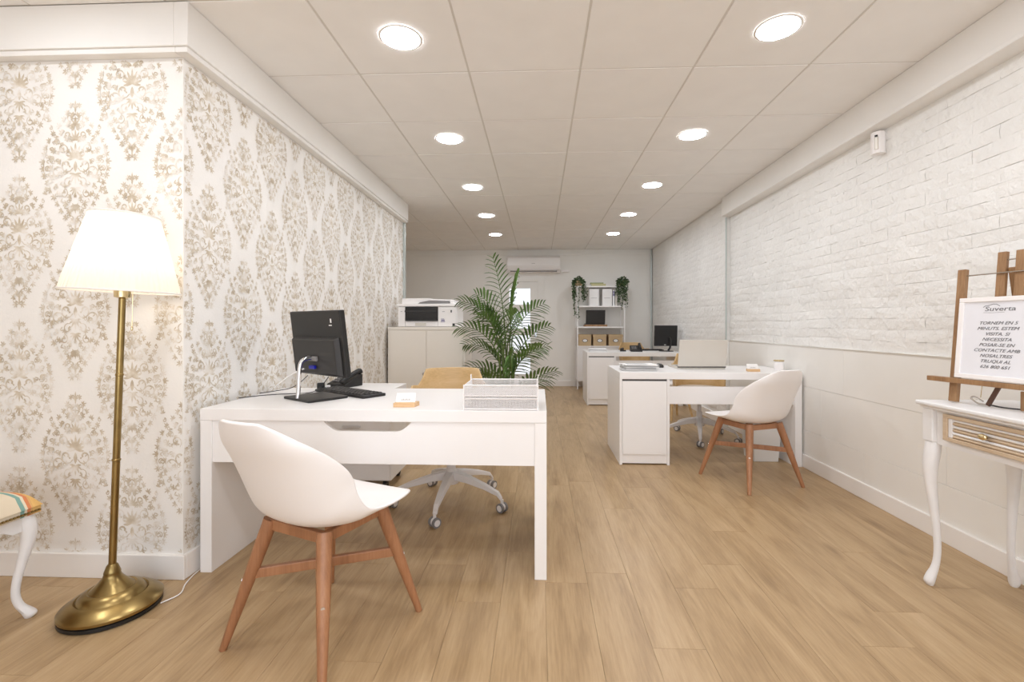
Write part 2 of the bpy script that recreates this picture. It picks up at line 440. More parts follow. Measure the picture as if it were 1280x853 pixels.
# ---- bricks on the right wall
rb = random.Random(11)
def brick(mb, y0, y1, z0, z1, xf, seed):
    r = random.Random(seed); nx, nz = 4, 2
    j = 0.0006; d = 0.0100 + r.uniform(-.0005, .0004)
    vs = []; idx = {}
    tz0 = r.uniform(-.002, .002)
    for i in range(nx+1):
        for k in range(nz+1):
            u = i/nx; w = k/nz
            e = (0.0027 if k in (0, nz) else 0) + (0.0006 if i in (0, nx) else 0)
            yy = y0 + j + (y1-y0-2*j)*u + (r.uniform(-.002, .002) if k == 1 else 0)
            zz = z0 + j + (z1-z0-2*j)*w + r.uniform(-.0012, .0012) + (.011*mnoise.noise(Vector((yy*1.7, z0*3+w*.2, 3.3))) if .96 < z0+(z1-z0)*w < 2.25 else 0)
            idx[i, k] = len(vs); vs.append((xf + .010 - d + e + r.uniform(-.0014, .0014) + .009*mnoise.noise(Vector((yy*2.6, zz*11, 1.3)))*min(1, max(.25, (2.1-zz)*1.2)) + .003*mnoise.noise(Vector((yy*13, zz*30, 4.3))), yy, zz))
    fs = [(idx[i,k], idx[i,k+1], idx[i+1,k+1], idx[i+1,k]) for i in range(nx) for k in range(nz)]
    ring = [(i, 0) for i in range(nx+1)] + [(nx, 1), (nx, 2)] + [(i, nz) for i in range(nx-1, -1, -1)] + [(0, 1)]
    bk = []
    for q in ring:
        p = vs[idx[q]]; bk.append(len(vs)); vs.append((xf + .012, p[1], p[2]))
    n = len(ring)
    fs += [(idx[ring[t]], idx[ring[(t+1)%n]], bk[(t+1)%n], bk[t]) for t in range(n)]
    mb.add(vs, fs)
CH = 0.0665; BLEN = 0.27
near_bricks = 0; rest = MB(); seed = 0
for c in range(20):
    z0 = 0.942 + c*CH; z1 = min(z0 + CH, 2.272)
    if z1 - z0 < .02: break
    y = YF + (0.5*BLEN if c % 2 else 0) - BLEN
    while y < YR - .002:
        ln = BLEN + (0 if c % 3 else .0); a, b_ = max(y, YF), min(y+ln, YR-.002); y += ln; seed += 1
        if b_ - a < .03: continue
        if b_ > 1.78 and near_bricks < 296:
            m_ = MB(); brick(m_, a, b_, z0, z1, XR, seed); o = m_.build('brick', M['brick'], wr, smooth=70); near_bricks += 1
        else: brick(rest, a, b_, z0, z1, XR, seed)
c = 0; z = 0.0
while z < H - .01:
    z1 = min(z+CH, H); y = YR + .004 - (0.5*BLEN if c % 2 else 0)
    while y < YB:
        a, b_ = max(y, YR+.004), min(y+BLEN, YB); y += BLEN; seed += 1
        if b_-a > .03: brick(rest, a, b_, z, z1, XRF, seed)
    z = z1; c += 1
o = rest.build('distant_bricks', M['brick'], wr, smooth=70); o['kind'] = 'stuff'
# wall panels under the bricks
rows = [(.100, .2893), (.2905, .6258), (.627, .938)]
for i, (z0, z1) in enumerate(rows):
    y = YR - .003 + (0.0, 0.45, 0.2)[i] - 0
    while y > YF:
        a, b_ = max(y-1.05, YF), min(y, YR-.003); y -= 1.05
        if b_-a > .05:
            B(XR-.002+.0015*(i % 2), XR+.0098, a+.0004, b_-.0004, z0, z1).build('wall_panel', M['wains'], wr, bevel=.0009, seg=1)
B(XR-.010, XR+.0095, YF, YR-.003, .9382, .9418).build('panel_cap', M['wains'], wr)

# ---- damask print: flat printed motifs following the paper
def motif_polys():
    P = []
    def leaf(x, y, ang, l, w, bend=0.0):
        a = radians(ang); c, s_ = cos(a), sin(a); up = []; dn = []
        for t, k in ((0, .0), (.2, .62), (.5, 1), (.8, .62), (1, 0)):
            u = t*l; off = bend*l*sin(pi*t*.5)**2; h = w*.5*k
            up.append((u, off+h)); dn.append((u, off-h))
        pts = [up[0]] + up[1:-1] + [up[-1]] + dn[-2:0:-1]
        P.append([(x + px*c - py*s_, y + px*s_ + py*c) for px, py in pts])
    def stroke(pts, w0, w1):
        n = len(pts)
        for i in range(n-1):
            (x0, y0), (x1, y1) = pts[i], pts[i+1]
            d = math.hypot(x1-x0, y1-y0) or 1; nx, ny = -(y1-y0)/d, (x1-x0)/d
            wa = (w0 + (w1-w0)*i/(n-1))*.5; wb2 = (w0 + (w1-w0)*(i+1)/(n-1))*.5
            P.append([(x0-nx*wa, y0-ny*wa), (x1-nx*wb2, y1-ny*wb2), (x1+nx*wb2, y1+ny*wb2), (x0+nx*wa, y0+ny*wa)])
    def curl(x, y, r, a0, turns, dr=1, w=.005):
        pts = []; n = 11
        for i in range(n):
            t = i/(n-1); a = radians(a0) + dr*turns*2*pi*t; rr = r*(1-.78*t)
            pts.append((x + rr*cos(a), y + rr*sin(a)))
        stroke(pts, w*.35, w); 
        leaf(pts[-1][0]-.004, pts[-1][1]-.002, a0, .009, .008)
    def fan(x, y, ang, n, spread, l, w):
        for i in range(n):
            t = (i/(n-1)-.5) if n > 1 else 0
            leaf(x, y, ang + t*spread, l*(1-.35*abs(t)*2), w, bend=.18*(1 if t > 0 else -1)*abs(t)*2)
    # central palmette and crown
    fan(0, .030, 90, 9, 170, .062, .012); fan(0, .100, 90, 7, 140, .044, .009); fan(0, .160, 90, 5, 130, .036, .008)
    leaf(0, .205, 90, .055, .010); fan(0, .230, 90, 5, 120, .026, .006); leaf(0, .035, 90, .034, .022)
    leaf(0, -.025, 90, .046, .018); fan(0, -.03, 270, 7, 160, .042, .009)
    fan(0, -.085, 270, 7, 150, .040, .008); fan(0, -.15, 270, 5, 110, .038, .008); leaf(0, -.20, 270, .060, .009)
    half = []
    base_n = len(P)
    curl(.040, .004, .032, 200, 1.0, 1, .009); curl(.058, .066, .026, 230, 1.0, -1, .008)
    curl(.082, -.026, .028, 160, 1.0, -1, .009); curl(.034, -.066, .022, 120, .95, -1, .007)
    curl(.052, -.108, .021, 100, .95, 1, .007); curl(.032, .122, .020, 240, .95, 1, .007)
    curl(.104, .028, .019, 240, .95, 1, .007); curl(.024, -.175, .016, 90, .9, -1, .006)
    curl(.024, .190, .015, 260, .9, 1, .006); curl(.086, .095, .016, 200, .9, -1, .006)
    curl(.128, -.012, .017, 200, .9, -1, .007); curl(.118, -.056, .015, 130, .9, 1, .006); fan(.142, .012, 40, 4, 90, .020, .006); fan(.128, -.085, -40, 4, 90, .020, .006)
    fan(.118, .175, 80, 4, 110, .020, .006); fan(.120, -.215, 270, 4, 110, .020, .006); curl(.112, .150, .011, 90, .9, 1, .005)
    rr_ = random.Random(2)
    for sc_, cnt in ((1.0, 19), (.74, 13), (.46, 8)):
        pts = []
        for i in range(cnt):
            t = i/(cnt-1); yy = (.235 - .49*t)*(.35+.65*sc_); xx = (.132*sin(pi*min(1, t**.92*1.01))**1.35 + .012)*sc_
            pts.append((xx + rr_.uniform(-.004, .004), yy))
        for i in range(cnt):
            x_, y_ = pts[i]
            dx = pts[min(i+1, cnt-1)][0] - pts[max(i-1, 0)][0]; dy = pts[min(i+1, cnt-1)][1] - pts[max(i-1, 0)][1]
            ang = math.degrees(math.atan2(dy, dx)) + 90 + rr_.uniform(-12, 12)
            fan(x_, y_, ang, 5, 150, rr_.uniform(.017, .024), .0058)
            if i % 3 == 1: curl(x_-.010*cos(radians(ang)), y_-.010*sin(radians(ang)), .010, ang+180, .85, 1, .0048)
            leaf(x_-.012*cos(radians(ang)), y_-.012*sin(radians(ang)), ang+150, .018, .005)
            leaf(x_-.012*cos(radians(ang)), y_-.012*sin(radians(ang)), ang+210, .016, .005)
    for q in P[base_n:]: half.append([(-a, b) for a, b in reversed(q)])
    return P + half
POLYS = motif_polys()
def inside_clip(q, u0, u1, v0, v1): return all(u0 <= a <= u1 and v0 <= b <= v1 for a, b in q)
def print_wall(name, parent, u0, u1, to3d, uoff):
    mb = MB(); CW, CHT = 0.258, 0.64
    k0 = int((u0-uoff)/CW)-2; k1 = int((u1-uoff)/CW)+2
    for k in range(k0, k1+1):
        for j in range(-1, 5):
            cu = uoff + k*CW; cv = 0.20 + j*CHT + (CHT/2 if k % 2 else 0)
            for qi, q in enumerate(POLYS):
                qq = [(cu+a, cv+b*1.12) for a, b in q]
                if inside_clip(qq, u0, u1, .107, 2.26): mb.add([to3d(a, b, .0003+qi*1.6e-6) for a, b in qq], [tuple(range(len(qq)))])
    o = mb.build(name, M['damask'], parent); o['kind'] = 'stuff'; return o
print_wall('damask_print', wl, XFL+.02, XL-.002, lambda a, b, o: (a, YL0-o, b), -1.775+.258*4)
print_wall('damask_print', wl, YL0+.002, YL1-.035, lambda a, b, o: (XL+o, a, b), 2.13)

# ------------------------------------------------------------------ ceiling
cb = B(XFL-.1, XR+.2, YF-.1, YB+.1, H+.012, H+.06).build('ceiling', M['grid']); struct(cb)
TX = [0.22 + .6*k for k in range(-7, 4)]; TX = [v for v in TX if XFL < v < XR]
xs = [XFL] + TX + [XR]
ys = [YF] + [3.12 + .6*k for k in range(-9, 10) if YF < 3.12+.6*k < YB] + [YB]
g = .0055
for i in range(len(xs)-1):
    for j in range(len(ys)-1):
        a, b_, c_, d_ = xs[i], xs[i+1], ys[j], ys[j+1]
        if b_-a < .03 or d_-c_ < .03: continue
        if b_ < XL and c_ > YL0 and d_ < YL1: continue
        B(a+g, b_-g, c_+g, d_-g, H+.001+random.uniform(0, .0018), H+.0125).build('ceiling_tile', M['ceiling'], cb, bevel=.0015, seg=1)
gr = MB()
for v in TX: gr.box(v-.006, v+.006, YF, YB, H+.0055, H+.0122)
for v in ys[1:-1]: gr.box(XFL, XR, v-.006, v+.006, H+.0057, H+.0123)
gr.build('ceiling_grid', M['grid'], cb)

# downlights
def downlight(x, y, label):
    t = thing('ceiling_downlight', label, 'ceiling light', (x, y, H+.0008), 0, 'round downlights in the ceiling')
    MB().lathe([(.089, -.001), (.091, -.004), (.099, -.003), (.102, 0.0)], 40, cap=False).build('trim_ring', M['skirt'], t, smooth=40)
    MB().add([(.0895*cos(2*pi*i/32), .0895*sin(2*pi*i/32), -.003) for i in range(32)], [tuple(reversed(range(32)))]).build('diffuser', M['disc'], t)
    return t
rown = ['nearest the camera in view', 'second from the camera', 'third from the camera', 'fourth from the camera', 'farthest, close to the back wall']
for k in range(-2, 5):
    for x_, sd in ((-.66, 'left'), (1.10, 'right')):
        y_ = 2.205 + 1.206*k
        if k >= 0: downlight(x_, y_, 'round lit ceiling downlight in the %s row, %s' % (sd, rown[k]))
        else: downlight(x_, y_, 'round lit ceiling downlight overhead out of frame, %s row, %s' % (sd, 'above the camera' if k == -2 else 'just before the camera'))
# one more over the front-left corner lights the papered pier
downlight(-1.95, 1.30, 'round lit ceiling downlight close in front of the papered pier, out of frame')
downlight(-2.4, 6.8, 'round lit ceiling downlight in the recess behind the papered wall') if False else None

# ------------------------------------------------------------------ door in the back wall
dr = thing('door_1', None, None, (-.35, YB, 0)); struct(dr)
fm = MB().box(-.435, -.335, -.03, 0, 0, 1.945).box(.322, .437, -.03, 0, 0, 1.945).box(-.3349, .3219, -.03, 0, 1.895, 1.945)
fm.build('door_frame', M['backwall'], dr, bevel=.003)
pz = [(1.478, 1.77), (1.042, 1.347), (.64, .925), (.219, .51)]
lf = MB().box(-.332, -.19, -.022, -.002, .005, 1.89).box(.19, .32, -.022, -.002, .005, 1.89)
zz = 1.89
for a, b_ in pz: lf.box(-.1899, .1899, -.022, -.002, b_, zz); zz = a
lf.box(-.1899, .1899, -.022, -.002, .005, zz)
leafo = lf.build('door_leaf', M['backwall'], dr)
for a, b_ in pz: B(-.19, .19, -.012, -.007, a, b_).build('pane', M['pane_lit'], leafo)
h_ = MB().tube([(.285, -.022, .98), (.285, -.06, .98), (.20, -.06, .98)], .009, 8); h_.box(.265, .305, -.028, -.022, .88, 1.06)
h_.build('door_handle', M['chrome'], leafo)

# ------------------------------------------------------------------ desks
def front_desk():
    t = thing('desk', 'long white desk nearest the camera with a monitor and wire letter tray', 'desk', (XL+.037, 2.02, 0))
    W, D = 1.54, .70
    B(0, W, 0, D, .678, .73).build('tabletop', M['white'], t, bevel=.002)
    B(0, .052, .002, D, 0, .6775).build('side_panel', M['white'], t, bevel=.0015)
    B(W-.052, W, .002, D, 0, .6775).build('side_panel', M['white'], t, bevel=.0015)
    # modesty panel with a shallow slot below the top
    x0, x1 = .0525, W-.0525
    s0, s1, s2, s3 = .555, .625, .88, .95
    poly = [(x0, .49), (x1, .49), (x1, .677), (s3, .677)]
    for k in range(1, 7):
        a = k/6; poly.append((s3 - (s3-s2)*a, .677 - .044*(sin(a*pi/2)**1.0)))
    for k in range(0, 6):
        a = 1-k/6; poly.append((s0 + (s1-s0)*a, .677 - .044*(sin(a*pi/2)**1.0)))
    poly.append((s0, .677)); poly.append((x0, .677))
    T = Matrix(((1, 0, 0, 0), (0, 0, -1, .03), (0, 1, 0, 0), (0, 0, 0, 1)))
    MB().prism(poly, .02, T).build('modesty_panel', M['white'], t)
    return t
front_desk()

def cabinet_desk(label, loc, W):
    t = thing('desk', label, 'desk', loc)
    D = .65
    B(0, W, 0, D, .676, .73).build('tabletop', M['white'], t, bevel=.002)
    B(0, .02, .002, D, 0, .6755).build('side_panel', M['white'], t, bevel=.001)
    B(.37, .39, .002, D, 0, .6755).build('side_panel', M['white'], t, bevel=.001)
    B(.0205, .3695, .012, D-.02, .07, .675).build('cabinet_body', M['white'], t)
    B(.0205, .3695, .014, .030, .010, .075).build('plinth', M['white'], t, bevel=.001)
    B(.0225, .3675, .000, .011, .085, .661).build('door', M['white'], t, bevel=.001)
    B(.0215, .3685, .006, .0118, .6615, .6755).build('grip_shade_strip', M['gap_shade'], t)  # dark strip painted as the shadow inside the grip recess above the door
    B(.3905, W-.0525, .030, .048, .477, .617).build('modesty_panel', M['white'], t, bevel=.0015)
    B(W-.052, W, .002, D, 0, .6755).build('side_panel', M['white'], t, bevel=.0015)
    return t
cabinet_desk('white desk at right with silver laptop, cupboard end facing the aisle', (.634, 3.72, 0), 1.405)
cabinet_desk('white desk at the back right, before the shelf unit with kraft boxes', (.66, 6.47, 0), 1.30)

# ------------------------------------------------------------------ shell chair
def shell_surface():
    # (forward, height, half width, side lift forward, side lift up) along the middle line
    prof = [(.262, .424, .115, 0, 0), (.258, .438, .160, 0, .002), (.232, .449, .190, 0, .004), (.16, .449, .216, .0, .010), (.05, .438, .230, .005, .028), (-.06, .431, .238, .022, .060),
            (-.125, .436, .236, .050, .095), (-.176, .460, .232, .084, .108), (-.208, .512, .228, .108, .092), (-.238, .585, .224, .110, .062), (-.272, .665, .208, .088, .034),
            (-.308, .735, .180, .055, .014), (-.330, .787, .128, .026, .004), (-.340, .813, .080, .010, 0)]
    PP = catmull([(p[0], p[1], 0) for p in prof], 3); WW = catmull([(p[2], p[3], p[4]) for p in prof], 3)
    n = len(PP); nu = 16; vs = []; fs = []
    for i in range(n):
        f, z = PP[i].x, PP[i].y; w, kf, kz = WW[i]
        for j in range(nu+1):
            u = -1 + 2*j/nu; au = abs(u); k = au**2.4
            cv = min(1, (kf+kz)/.08)
            su = w*((1-cv)*u + cv*sin(u*pi/2*.95)/sin(pi/2*.95))
            vs.append((su, f + kf*k, z + kz*k))
    for i in range(n-1):
        for j in range(nu):
            fs.append((i*(nu+1)+j, i*(nu+1)+j+1, (i+1)*(nu+1)+j+1, (i+1)*(nu+1)+j))
    return vs, fs
def shell_chair(label, loc, rz, wood, group):
    t = thing('shell_chair', label, 'chair', loc, rz, group)
    vs, fs = shell_surface()
    s = MB().add(vs, fs).build('shell_seat', M['shell'], t, smooth=80)
    so = s.modifiers.new('thick', 'SOLIDIFY'); so.thickness = .013; so.offset = 0
    su = s.modifiers.new('sub', 'SUBSURF'); su.levels = 1; su.render_levels = 2
    q = .232; tp = .128
    for sx in (-1, 1):
        for sy in (-1, 1):
            top = Vector((sx*tp, sy*tp, .432 if sy > 0 else .425)); bot = Vector((sx*q, sy*q, 0))
            m = MB(); d = (bot-top)
            pts = [top, top+d*.25, top+d*.55, bot]
            m.tube(pts, [.026, .024, .020, .0125], 10)
            l = m.build('leg', wood, t, smooth=50)
            mid = top + d*.47; out = Vector((sx, sy, 0)).normalized()
            l2 = MB().tube([mid+out*.014, mid+out*.0215], .0065, 10).build('bolt', M['chrome'], l, smooth=40)
    # upper frame and the crossing stretchers
    m = MB()
    for a, b_ in (((-tp, -tp), (tp, -tp)), ((-tp, tp), (tp, tp)), ((-tp, -tp), (-tp, tp)), ((tp, -tp), (tp, tp))):
        m.bar((a[0], a[1], .408), (b_[0], b_[1], .408), .022, .036)
    m.build('seat_frame', wood, t, bevel=.003)
    zc = .245; k = tp + (q-tp)*(.43-zc)/.43
    MB().bar((-k, -k, zc), (k, k, zc), .020, .034).build('stretcher', wood, t, bevel=.003)
    MB().bar((-k, k, zc-.0005), (k, -k, zc-.0005), .018, .032).build('stretcher', wood, t, bevel=.003)
    return t
def facing(dx, dy): return math.atan2(-dx, dy)      # local +Y to world (dx,dy)
GC = 'white shell chairs on the visitor side of the desks'
shell_chair('white shell chair with reddish wood legs in front of nearest desk', (-.767, 1.665, 0), facing(.39, .92), M['beech'], GC)
shell_chair('white shell chair with brown wood legs before the laptop desk, by right wall', (1.49, 3.385, 0), facing(-.36, .93), M['beech'], GC)

# low stool between the two right-hand desks, only its oak legs show
t = thing('low_stool', 'oak-legged stool hidden behind the laptop desk, one leg showing', 'stool', (1.60, 5.62, 0), .35)
MB().lathe([(.16, .40), (.17, .405), (.17, .425), (.16, .43)], 28).build('seat', M['shell'], t, smooth=40)
for a in range(4):
    an = pi/4 + a*pi/2
    MB().tube([(.11*cos(an), .11*sin(an), .40), (.21*cos(an), .21*sin(an), 0)], [.017, .012], 10).build('leg', M['oak'], t, smooth=50)

# ------------------------------------------------------------------ office chairs
def office_chair(label, loc, rz, base_rot, group='oak-backed swivel chairs behind the desks'):
    t = thing('office_chair', label, 'chair', loc, rz, group)
    # wrapped veneer back: open front (+Y local is the way it faces)
    vs = []; fs = []; nu, nv = 24, 10
    for j in range(nv+1):
        v = j/nv; z = .47 + .345*v
        for i in range(nu+1):
            u = -1 + 2*i/nu; an = u*radians(108)
            rx = .235 + .01*v; ry = .22 + .02*v
            q = min(1, max(0, (abs(u)-.40)/.16)); q = q*q*(3-2*q); top = .345*(1 - .30*q + .03*sin(pi*max(0, (abs(u)-.6)/.4)) - .25*max(0, (abs(u)-.85)/.15)**2)
            zz = .47 + top*v
            vs.append((rx*sin(an), -.02 - ry*cos(an) - .03*v, zz))
    for j in range(nv):
        for i in range(nu): fs.append((j*(nu+1)+i, j*(nu+1)+i+1, (j+1)*(nu+1)+i+1, (j+1)*(nu+1)+i))
    b_ = MB().add(vs, fs).build('backrest', M['oak'], t, smooth=60)
    so = b_.modifiers.new('t', 'SOLIDIFY'); so.thickness = .012; so.offset = 0
    bv = b_.modifiers.new('b', 'BEVEL'); bv.width = .003; bv.segments = 2; bv.limit_method = 'ANGLE'
    MB().lathe([(.19, .425), (.225, .435), (.232, .455), (.228, .485), (.20, .50), (.10, .505), (.001, .505)], 36).build('seat', M['fabric'], t, smooth=50)
    MB().lathe([(.17, .418), (.18, .424)], 30).build('seat_plate', M['darkgrey'], t)
    MB().tube([(0, 0, .16), (0, 0, .26)], .028, 16).tube([(0, 0, .26), (0, 0, .42)], .018, 16).build('gas_column', M['basewhite'], t, smooth=40)
    bs = MB().lathe([(.028, .12), (.045, .125), (.048, .15), (.040, .20), (.028, .215)], 20)
    hub = bs.build('hub', M['basewhite'], t, smooth=40)
    for k in range(5):
        a = base_rot - rz + k*2*pi/5; c_, s_ = cos(a), sin(a)
        m = MB(); pts = [(.03, .178), (.12, .165), (.24, .135), (.325, .105), (.350, .075)]
        P3 = [Vector((r*c_, r*s_, z)) for r, z in pts]
        side = Vector((-s_, c_, 0)); ws = [.030, .026, .021, .016, .014]; hs = [.026, .020, .015, .012, .010]
        vv = []
        for p, w, hh in zip(P3, ws, hs):
            for i_, j_ in ((-1, -1), (1, -1), (.8, 1), (-.8, 1)): vv.append(p + side*w*i_ + Vector((0, 0, hh*j_)))
        ff = [(i_*4+q, i_*4+(q+1)%4, (i_+1)*4+(q+1)%4, (i_+1)*4+q) for i_ in range(4) for q in range(4)] + [(3, 2, 1, 0), (16, 17, 18, 19)]
        arm = m.add(vv, ff).build('base_arm', M['basewhite'], t, bevel=.004)
        cx, cy = .352*c_, .352*s_; yaw = a + 0.9 + k*0.4
        wx, wy = cos(yaw), sin(yaw)
        ca = MB(); ca.tube([(cx, cy, .075), (cx, cy, .045)], .009, 8)
        ca.tube([(cx-wx*.008, cy-wy*.008, .030), (cx+wx*.008, cy+wy*.008, .030)], .022, 14)
        cst = ca.build('caster', M['basewhite'], t, smooth=40)
        for sg in (-1, 1):
            MB().tube([(cx+sg*wx*.010, cy+sg*wy*.010, .027), (cx+sg*wx*.024, cy+sg*wy*.024, .027)], .027, 18).build('wheel', M['grey'], cst, smooth=40)
            MB().tube([(cx+sg*wx*.0235, cy+sg*wy*.0235, .027), (cx+sg*wx*.026, cy+sg*wy*.026, .027)], .018, 16).build('wheel_cap', M['basewhite'], cst, smooth=40)
    return t
office_chair('oak-backed white-based swivel chair behind nearest desk, before the palm', (-.545, 2.88, 0), facing(.15, -1), radians(266))
office_chair('oak-backed swivel chair half hidden behind the silver laptop', (1.555, 4.62, 0), facing(-.12, -1), radians(253))
office_chair('oak-backed swivel chair at the backmost desk beside the shelf unit', (1.56, 7.68, 0), facing(.15, -1), radians(250))

# ------------------------------------------------------------------ drawer pedestal on castors
t = thing('drawer_pedestal', 'white drawer unit on castors under the papered wall, behind nearest desk', 'drawer unit', (-1.505, 3.06, 0))
B(0, .52, .012, .38, .065, .67).build('body', M['white'], t, bevel=.003)
for i in range(3):
    z0 = .075 + i*.198; d_ = B(.004, .516, -.002, .0115, z0, z0+.192).build('drawer', M['white'], t, bevel=.002)
    B(.20, .32, -.010, -.0022, z0+.15, z0+.16).build('drawer_pull', M['chrome'], d_)
for x_, y_ in ((.05, .06), (.47, .06), (.05, .33), (.47, .33)):
    MB().tube([(x_-.012, y_, .03), (x_+.012, y_, .03)], .030, 14).box(x_-.015, x_+.015, y_-.012, y_+.012, .04, .0655).build('caster', M['black'], t, smooth=40)

# ------------------------------------------------------------------ filing cabinet and printer
t = thing('filing_cabinet', 'cream two-door cabinet beside the papered wall under the printer', 'cabinet', (-1.515, 4.62, 0))
B(0, .78, .012, .45, 0, 1.085).build('body', M['cabwhite'], t, bevel=.002)
B(.002, .778, .0, .0119, 1.055, 1.085).build('top_rail', M['cabwhite'], t, bevel=.002)
d1 = B(.024, .385, .001, .0118, .06, 1.05).build('door', M['cabwhite'], t, bevel=.002)
d2_ = B(.395, .756, .001, .0118, .06, 1.05).build('door', M['cabwhite'], t, bevel=.002)
MB().tube([(.365, .001, .62), (.365, -.012, .62)], .012, 12).build('lock', M['chrome'], d1, smooth=40)
MB().tube([(.415, .001, .62), (.415, -.004, .62)], .008, 12).build('lock', M['chrome'], d2_, smooth=40)

t = thing('printer', 'white multifunction printer with black paper bay, on the cream cabinet', 'printer', (-1.425, 4.66, 1.085))
PWD = .60
B(0, PWD, .03, .40, .0, .205).build('body', M['shell'], t, bevel=.006)
B(.075, .405, .004, .0295, .062, .203).build('paper_bay', M['blackgloss'], t, bevel=.002)
B(.085, .395, -.012, .0035, .062, .075).build('output_tray', M['black'], t, bevel=.002)
B(.07, .39, .002, .0035, .15, .165).build('bay_lip', M['darkgrey'], t)
B(0.405+.002, PWD-.01, .012, .0295, .005, .2).build('side_cover', M['shell'], t, bevel=.003)
B(.0, .073, .012, .0295, .005, .2).build('side_cover', M['shell'], t, bevel=.003)
B(.075, .405, .014, .0295, .004, .058).build('paper_cassette', M['shell'], t, bevel=.002)
B(.175, .285, .010, .0138, .012, .040).build('cassette_grip', M['silver'], t)
MB().box(.45, .475, .010, .0118, .152, .156).build('badge_mark', M['ink'], t)
MB().box(.435, .478, .0102, .0118, .050, .056).box(.44, .475, .0102, .0118, .062, .072).box(.437, .47, .0102, .0118, .078, .082).build('control_print', M['purple'], t)
MB().box(.535, .548, .0085, .0118, .145, .170).build('card_slot', M['black'], t)
MB().box(.555, .578, .006, .0118, .008, .035).build('socket', M['black'], t)
MB().lathe([(.009, -.001), (.009, .002)], 10, (.035, .0105, .155)).build('power_button', M['grey'], t)
B(-.012, PWD+.006, .005, .40, .2052, .232).build('scanner_body', M['shell'], t, bevel=.006)
lid = MB().prism([(.03, .2325), (.57, .2325), (.555, .275), (.34, .283), (.32, .290), (.03, .290)], .34, Matrix(((1,0,0,0),(0,0,-1,.38),(0,1,0,0),(0,0,0,1))))
lid.build('document_feeder', M['shell'], t, bevel=.005)
MB().prism([(.20, .236), (.53, .240), (.52, .262), (.32, .268), (.22, .250)], .012, Matrix(((1,0,0,0),(0,0,-1,.041),(0,1,0,0),(0,0,0,1)))).build('feeder_slot', M['grey'], t)

# ------------------------------------------------------------------ palm
def palm():
    r = random.Random(5)
    t = thing('areca_palm', 'tall green areca palm before the back door, behind the oak-backed chair', 'plant', (-.305, 4.38, 0))
    MB().lathe([(.10, 0), (.12, .01), (.145, .26), (.152, .265), (.150, .285), (.138, .285), (.130, .25)], 28, cap=False).build('pot', M['consolewhite'], t, smooth=40)
    MB().lathe([(.0, .25), (.132, .25)], 24, cap=False).build('soil', M['soil'], t)
    # (azimuth deg, base height of free part, length, start lean deg, droop)
    fr_ = []
    spec = [(-100, .66, .88, 4, 10)]
    #  az: angle of lean direction in the x(+right)/y plane
    for az, z0, L_, lean, dr_ in [
        (170, .95, .62, 6, 14), (60, .92, .50, 4, 20), (180, .80, .58, 22, 62), (192, .62, .58, 26, 70), (165, .50, .56, 36, 60), (186, .34, .52, 40, 62),
        (0, .80, .44, 20, 48), (-10, .60, .46, 22, 50), (12, .42, .50, 30, 46), (-20, .22, .50, 34, 44), (150, .72, .56, 18, 58),
        (225, .70, .52, 24, 60), (-65, .70, .50, 20, 58), (70, .72, .48, 20, 50), (210, .30, .50, 42, 55), (-45, .46, .46, 30, 50),
        (172, .22, .46, 40, 50), (8, .16, .42, 34, 44), (120, .52, .46, 28, 50), (-90, .42, .44, 32, 50), (198, .86, .48, 12, 60)]:
        a = radians(az + r.uniform(-6, 6)); dirh = Vector((cos(a), sin(a), 0))
        st = Vector((r.uniform(-.05, .05), r.uniform(-.05, .05), .25))
        pts = [st]; p = st.copy()
        # stalk rises from the pot to z0 (almost vertical) and then arches over
        n0 = 5
        for k in range(1, n0+1): pts.append(Vector((st.x + dirh.x*.05*k/n0, st.y + dirh.y*.05*k/n0, .25 + (z0-.25+.18)*k/n0)))
        p = pts[-1].copy(); n1 = 14; fr0 = len(pts)-1
        for k in range(1, n1+1):
            th = radians(lean + dr_*(k/n1)**1.3)
            p = p + (dirh*sin(th)*(1.0 if dirh.x > 0 else .80) + Vector((0, 0, cos(th))))*(L_/n1); pts.append(p.copy())
        rr = [.007 if k <= n0 else .006*(1-(k-n0)/n1*.75) for k in range(len(pts))]
        fo = MB().tube(pts, rr, 6).build('frond', M['stem'], t, smooth=60)
        lm = MB(); arch = pts[fr0:]; tw = radians(r.uniform(35, 75)) * (1 if dirh.x > 0 else -1)
        NL = 14
        for k in range(NL):
            s_ = .06 + .94*k/(NL-1); f = s_*(len(arch)-1); i_ = min(int(f), len(arch)-2); q = arch[i_].lerp(arch[i_+1], f-i_)
            tg = (arch[i_+1]-arch[i_]).normalized()
            sd = tg.cross(Vector((0, 0, 1)))
            if sd.length < .15: sd = Vector((-dirh.y, dirh.x, 0))
            sd.normalize(); sd = (sd*cos(tw) + sd.cross(tg).normalized()*sin(tw)).normalized()
            ll = (.195*sin(pi*(.22+.66*s_))+.02) * r.uniform(.9, 1.08)*(L_/.62)**.3
            for sg in (-1, 1):
                fwd = .45 + .65*s_
                d = (sd*sg + tg*fwd + Vector((0, 0, .12))).normalized()
                w = .0125; pv = []; nn = 5
                up = sd.cross(tg).normalized()*sg*-1
                lat = d.cross(Vector((0, 0, 1)));
                if lat.length < .1: lat = sd.copy()
                lat.normalize(); drp = r.uniform(.15, .40)
                for m_ in range(nn+1):
                    u = m_/nn; c = q + d*ll*u + Vector((0, 0, -drp*ll*u*u))
                    ww = w*(sin(pi*min(1, .12+u*.88))**.7)
                    fold = Vector((0, 0, ww*.5))
                    pv += [c - lat*ww + fold, c, c + lat*ww + fold]
                fs = []
                for m_ in range(nn):
                    o_ = m_*3; fs += [(o_, o_+1, o_+4, o_+3), (o_+1, o_+2, o_+5, o_+4)]
                lm.add(pv, fs)
        lo = lm.build('leaflets', M['leaf'], fo); lo['kind'] = 'stuff'
palm()

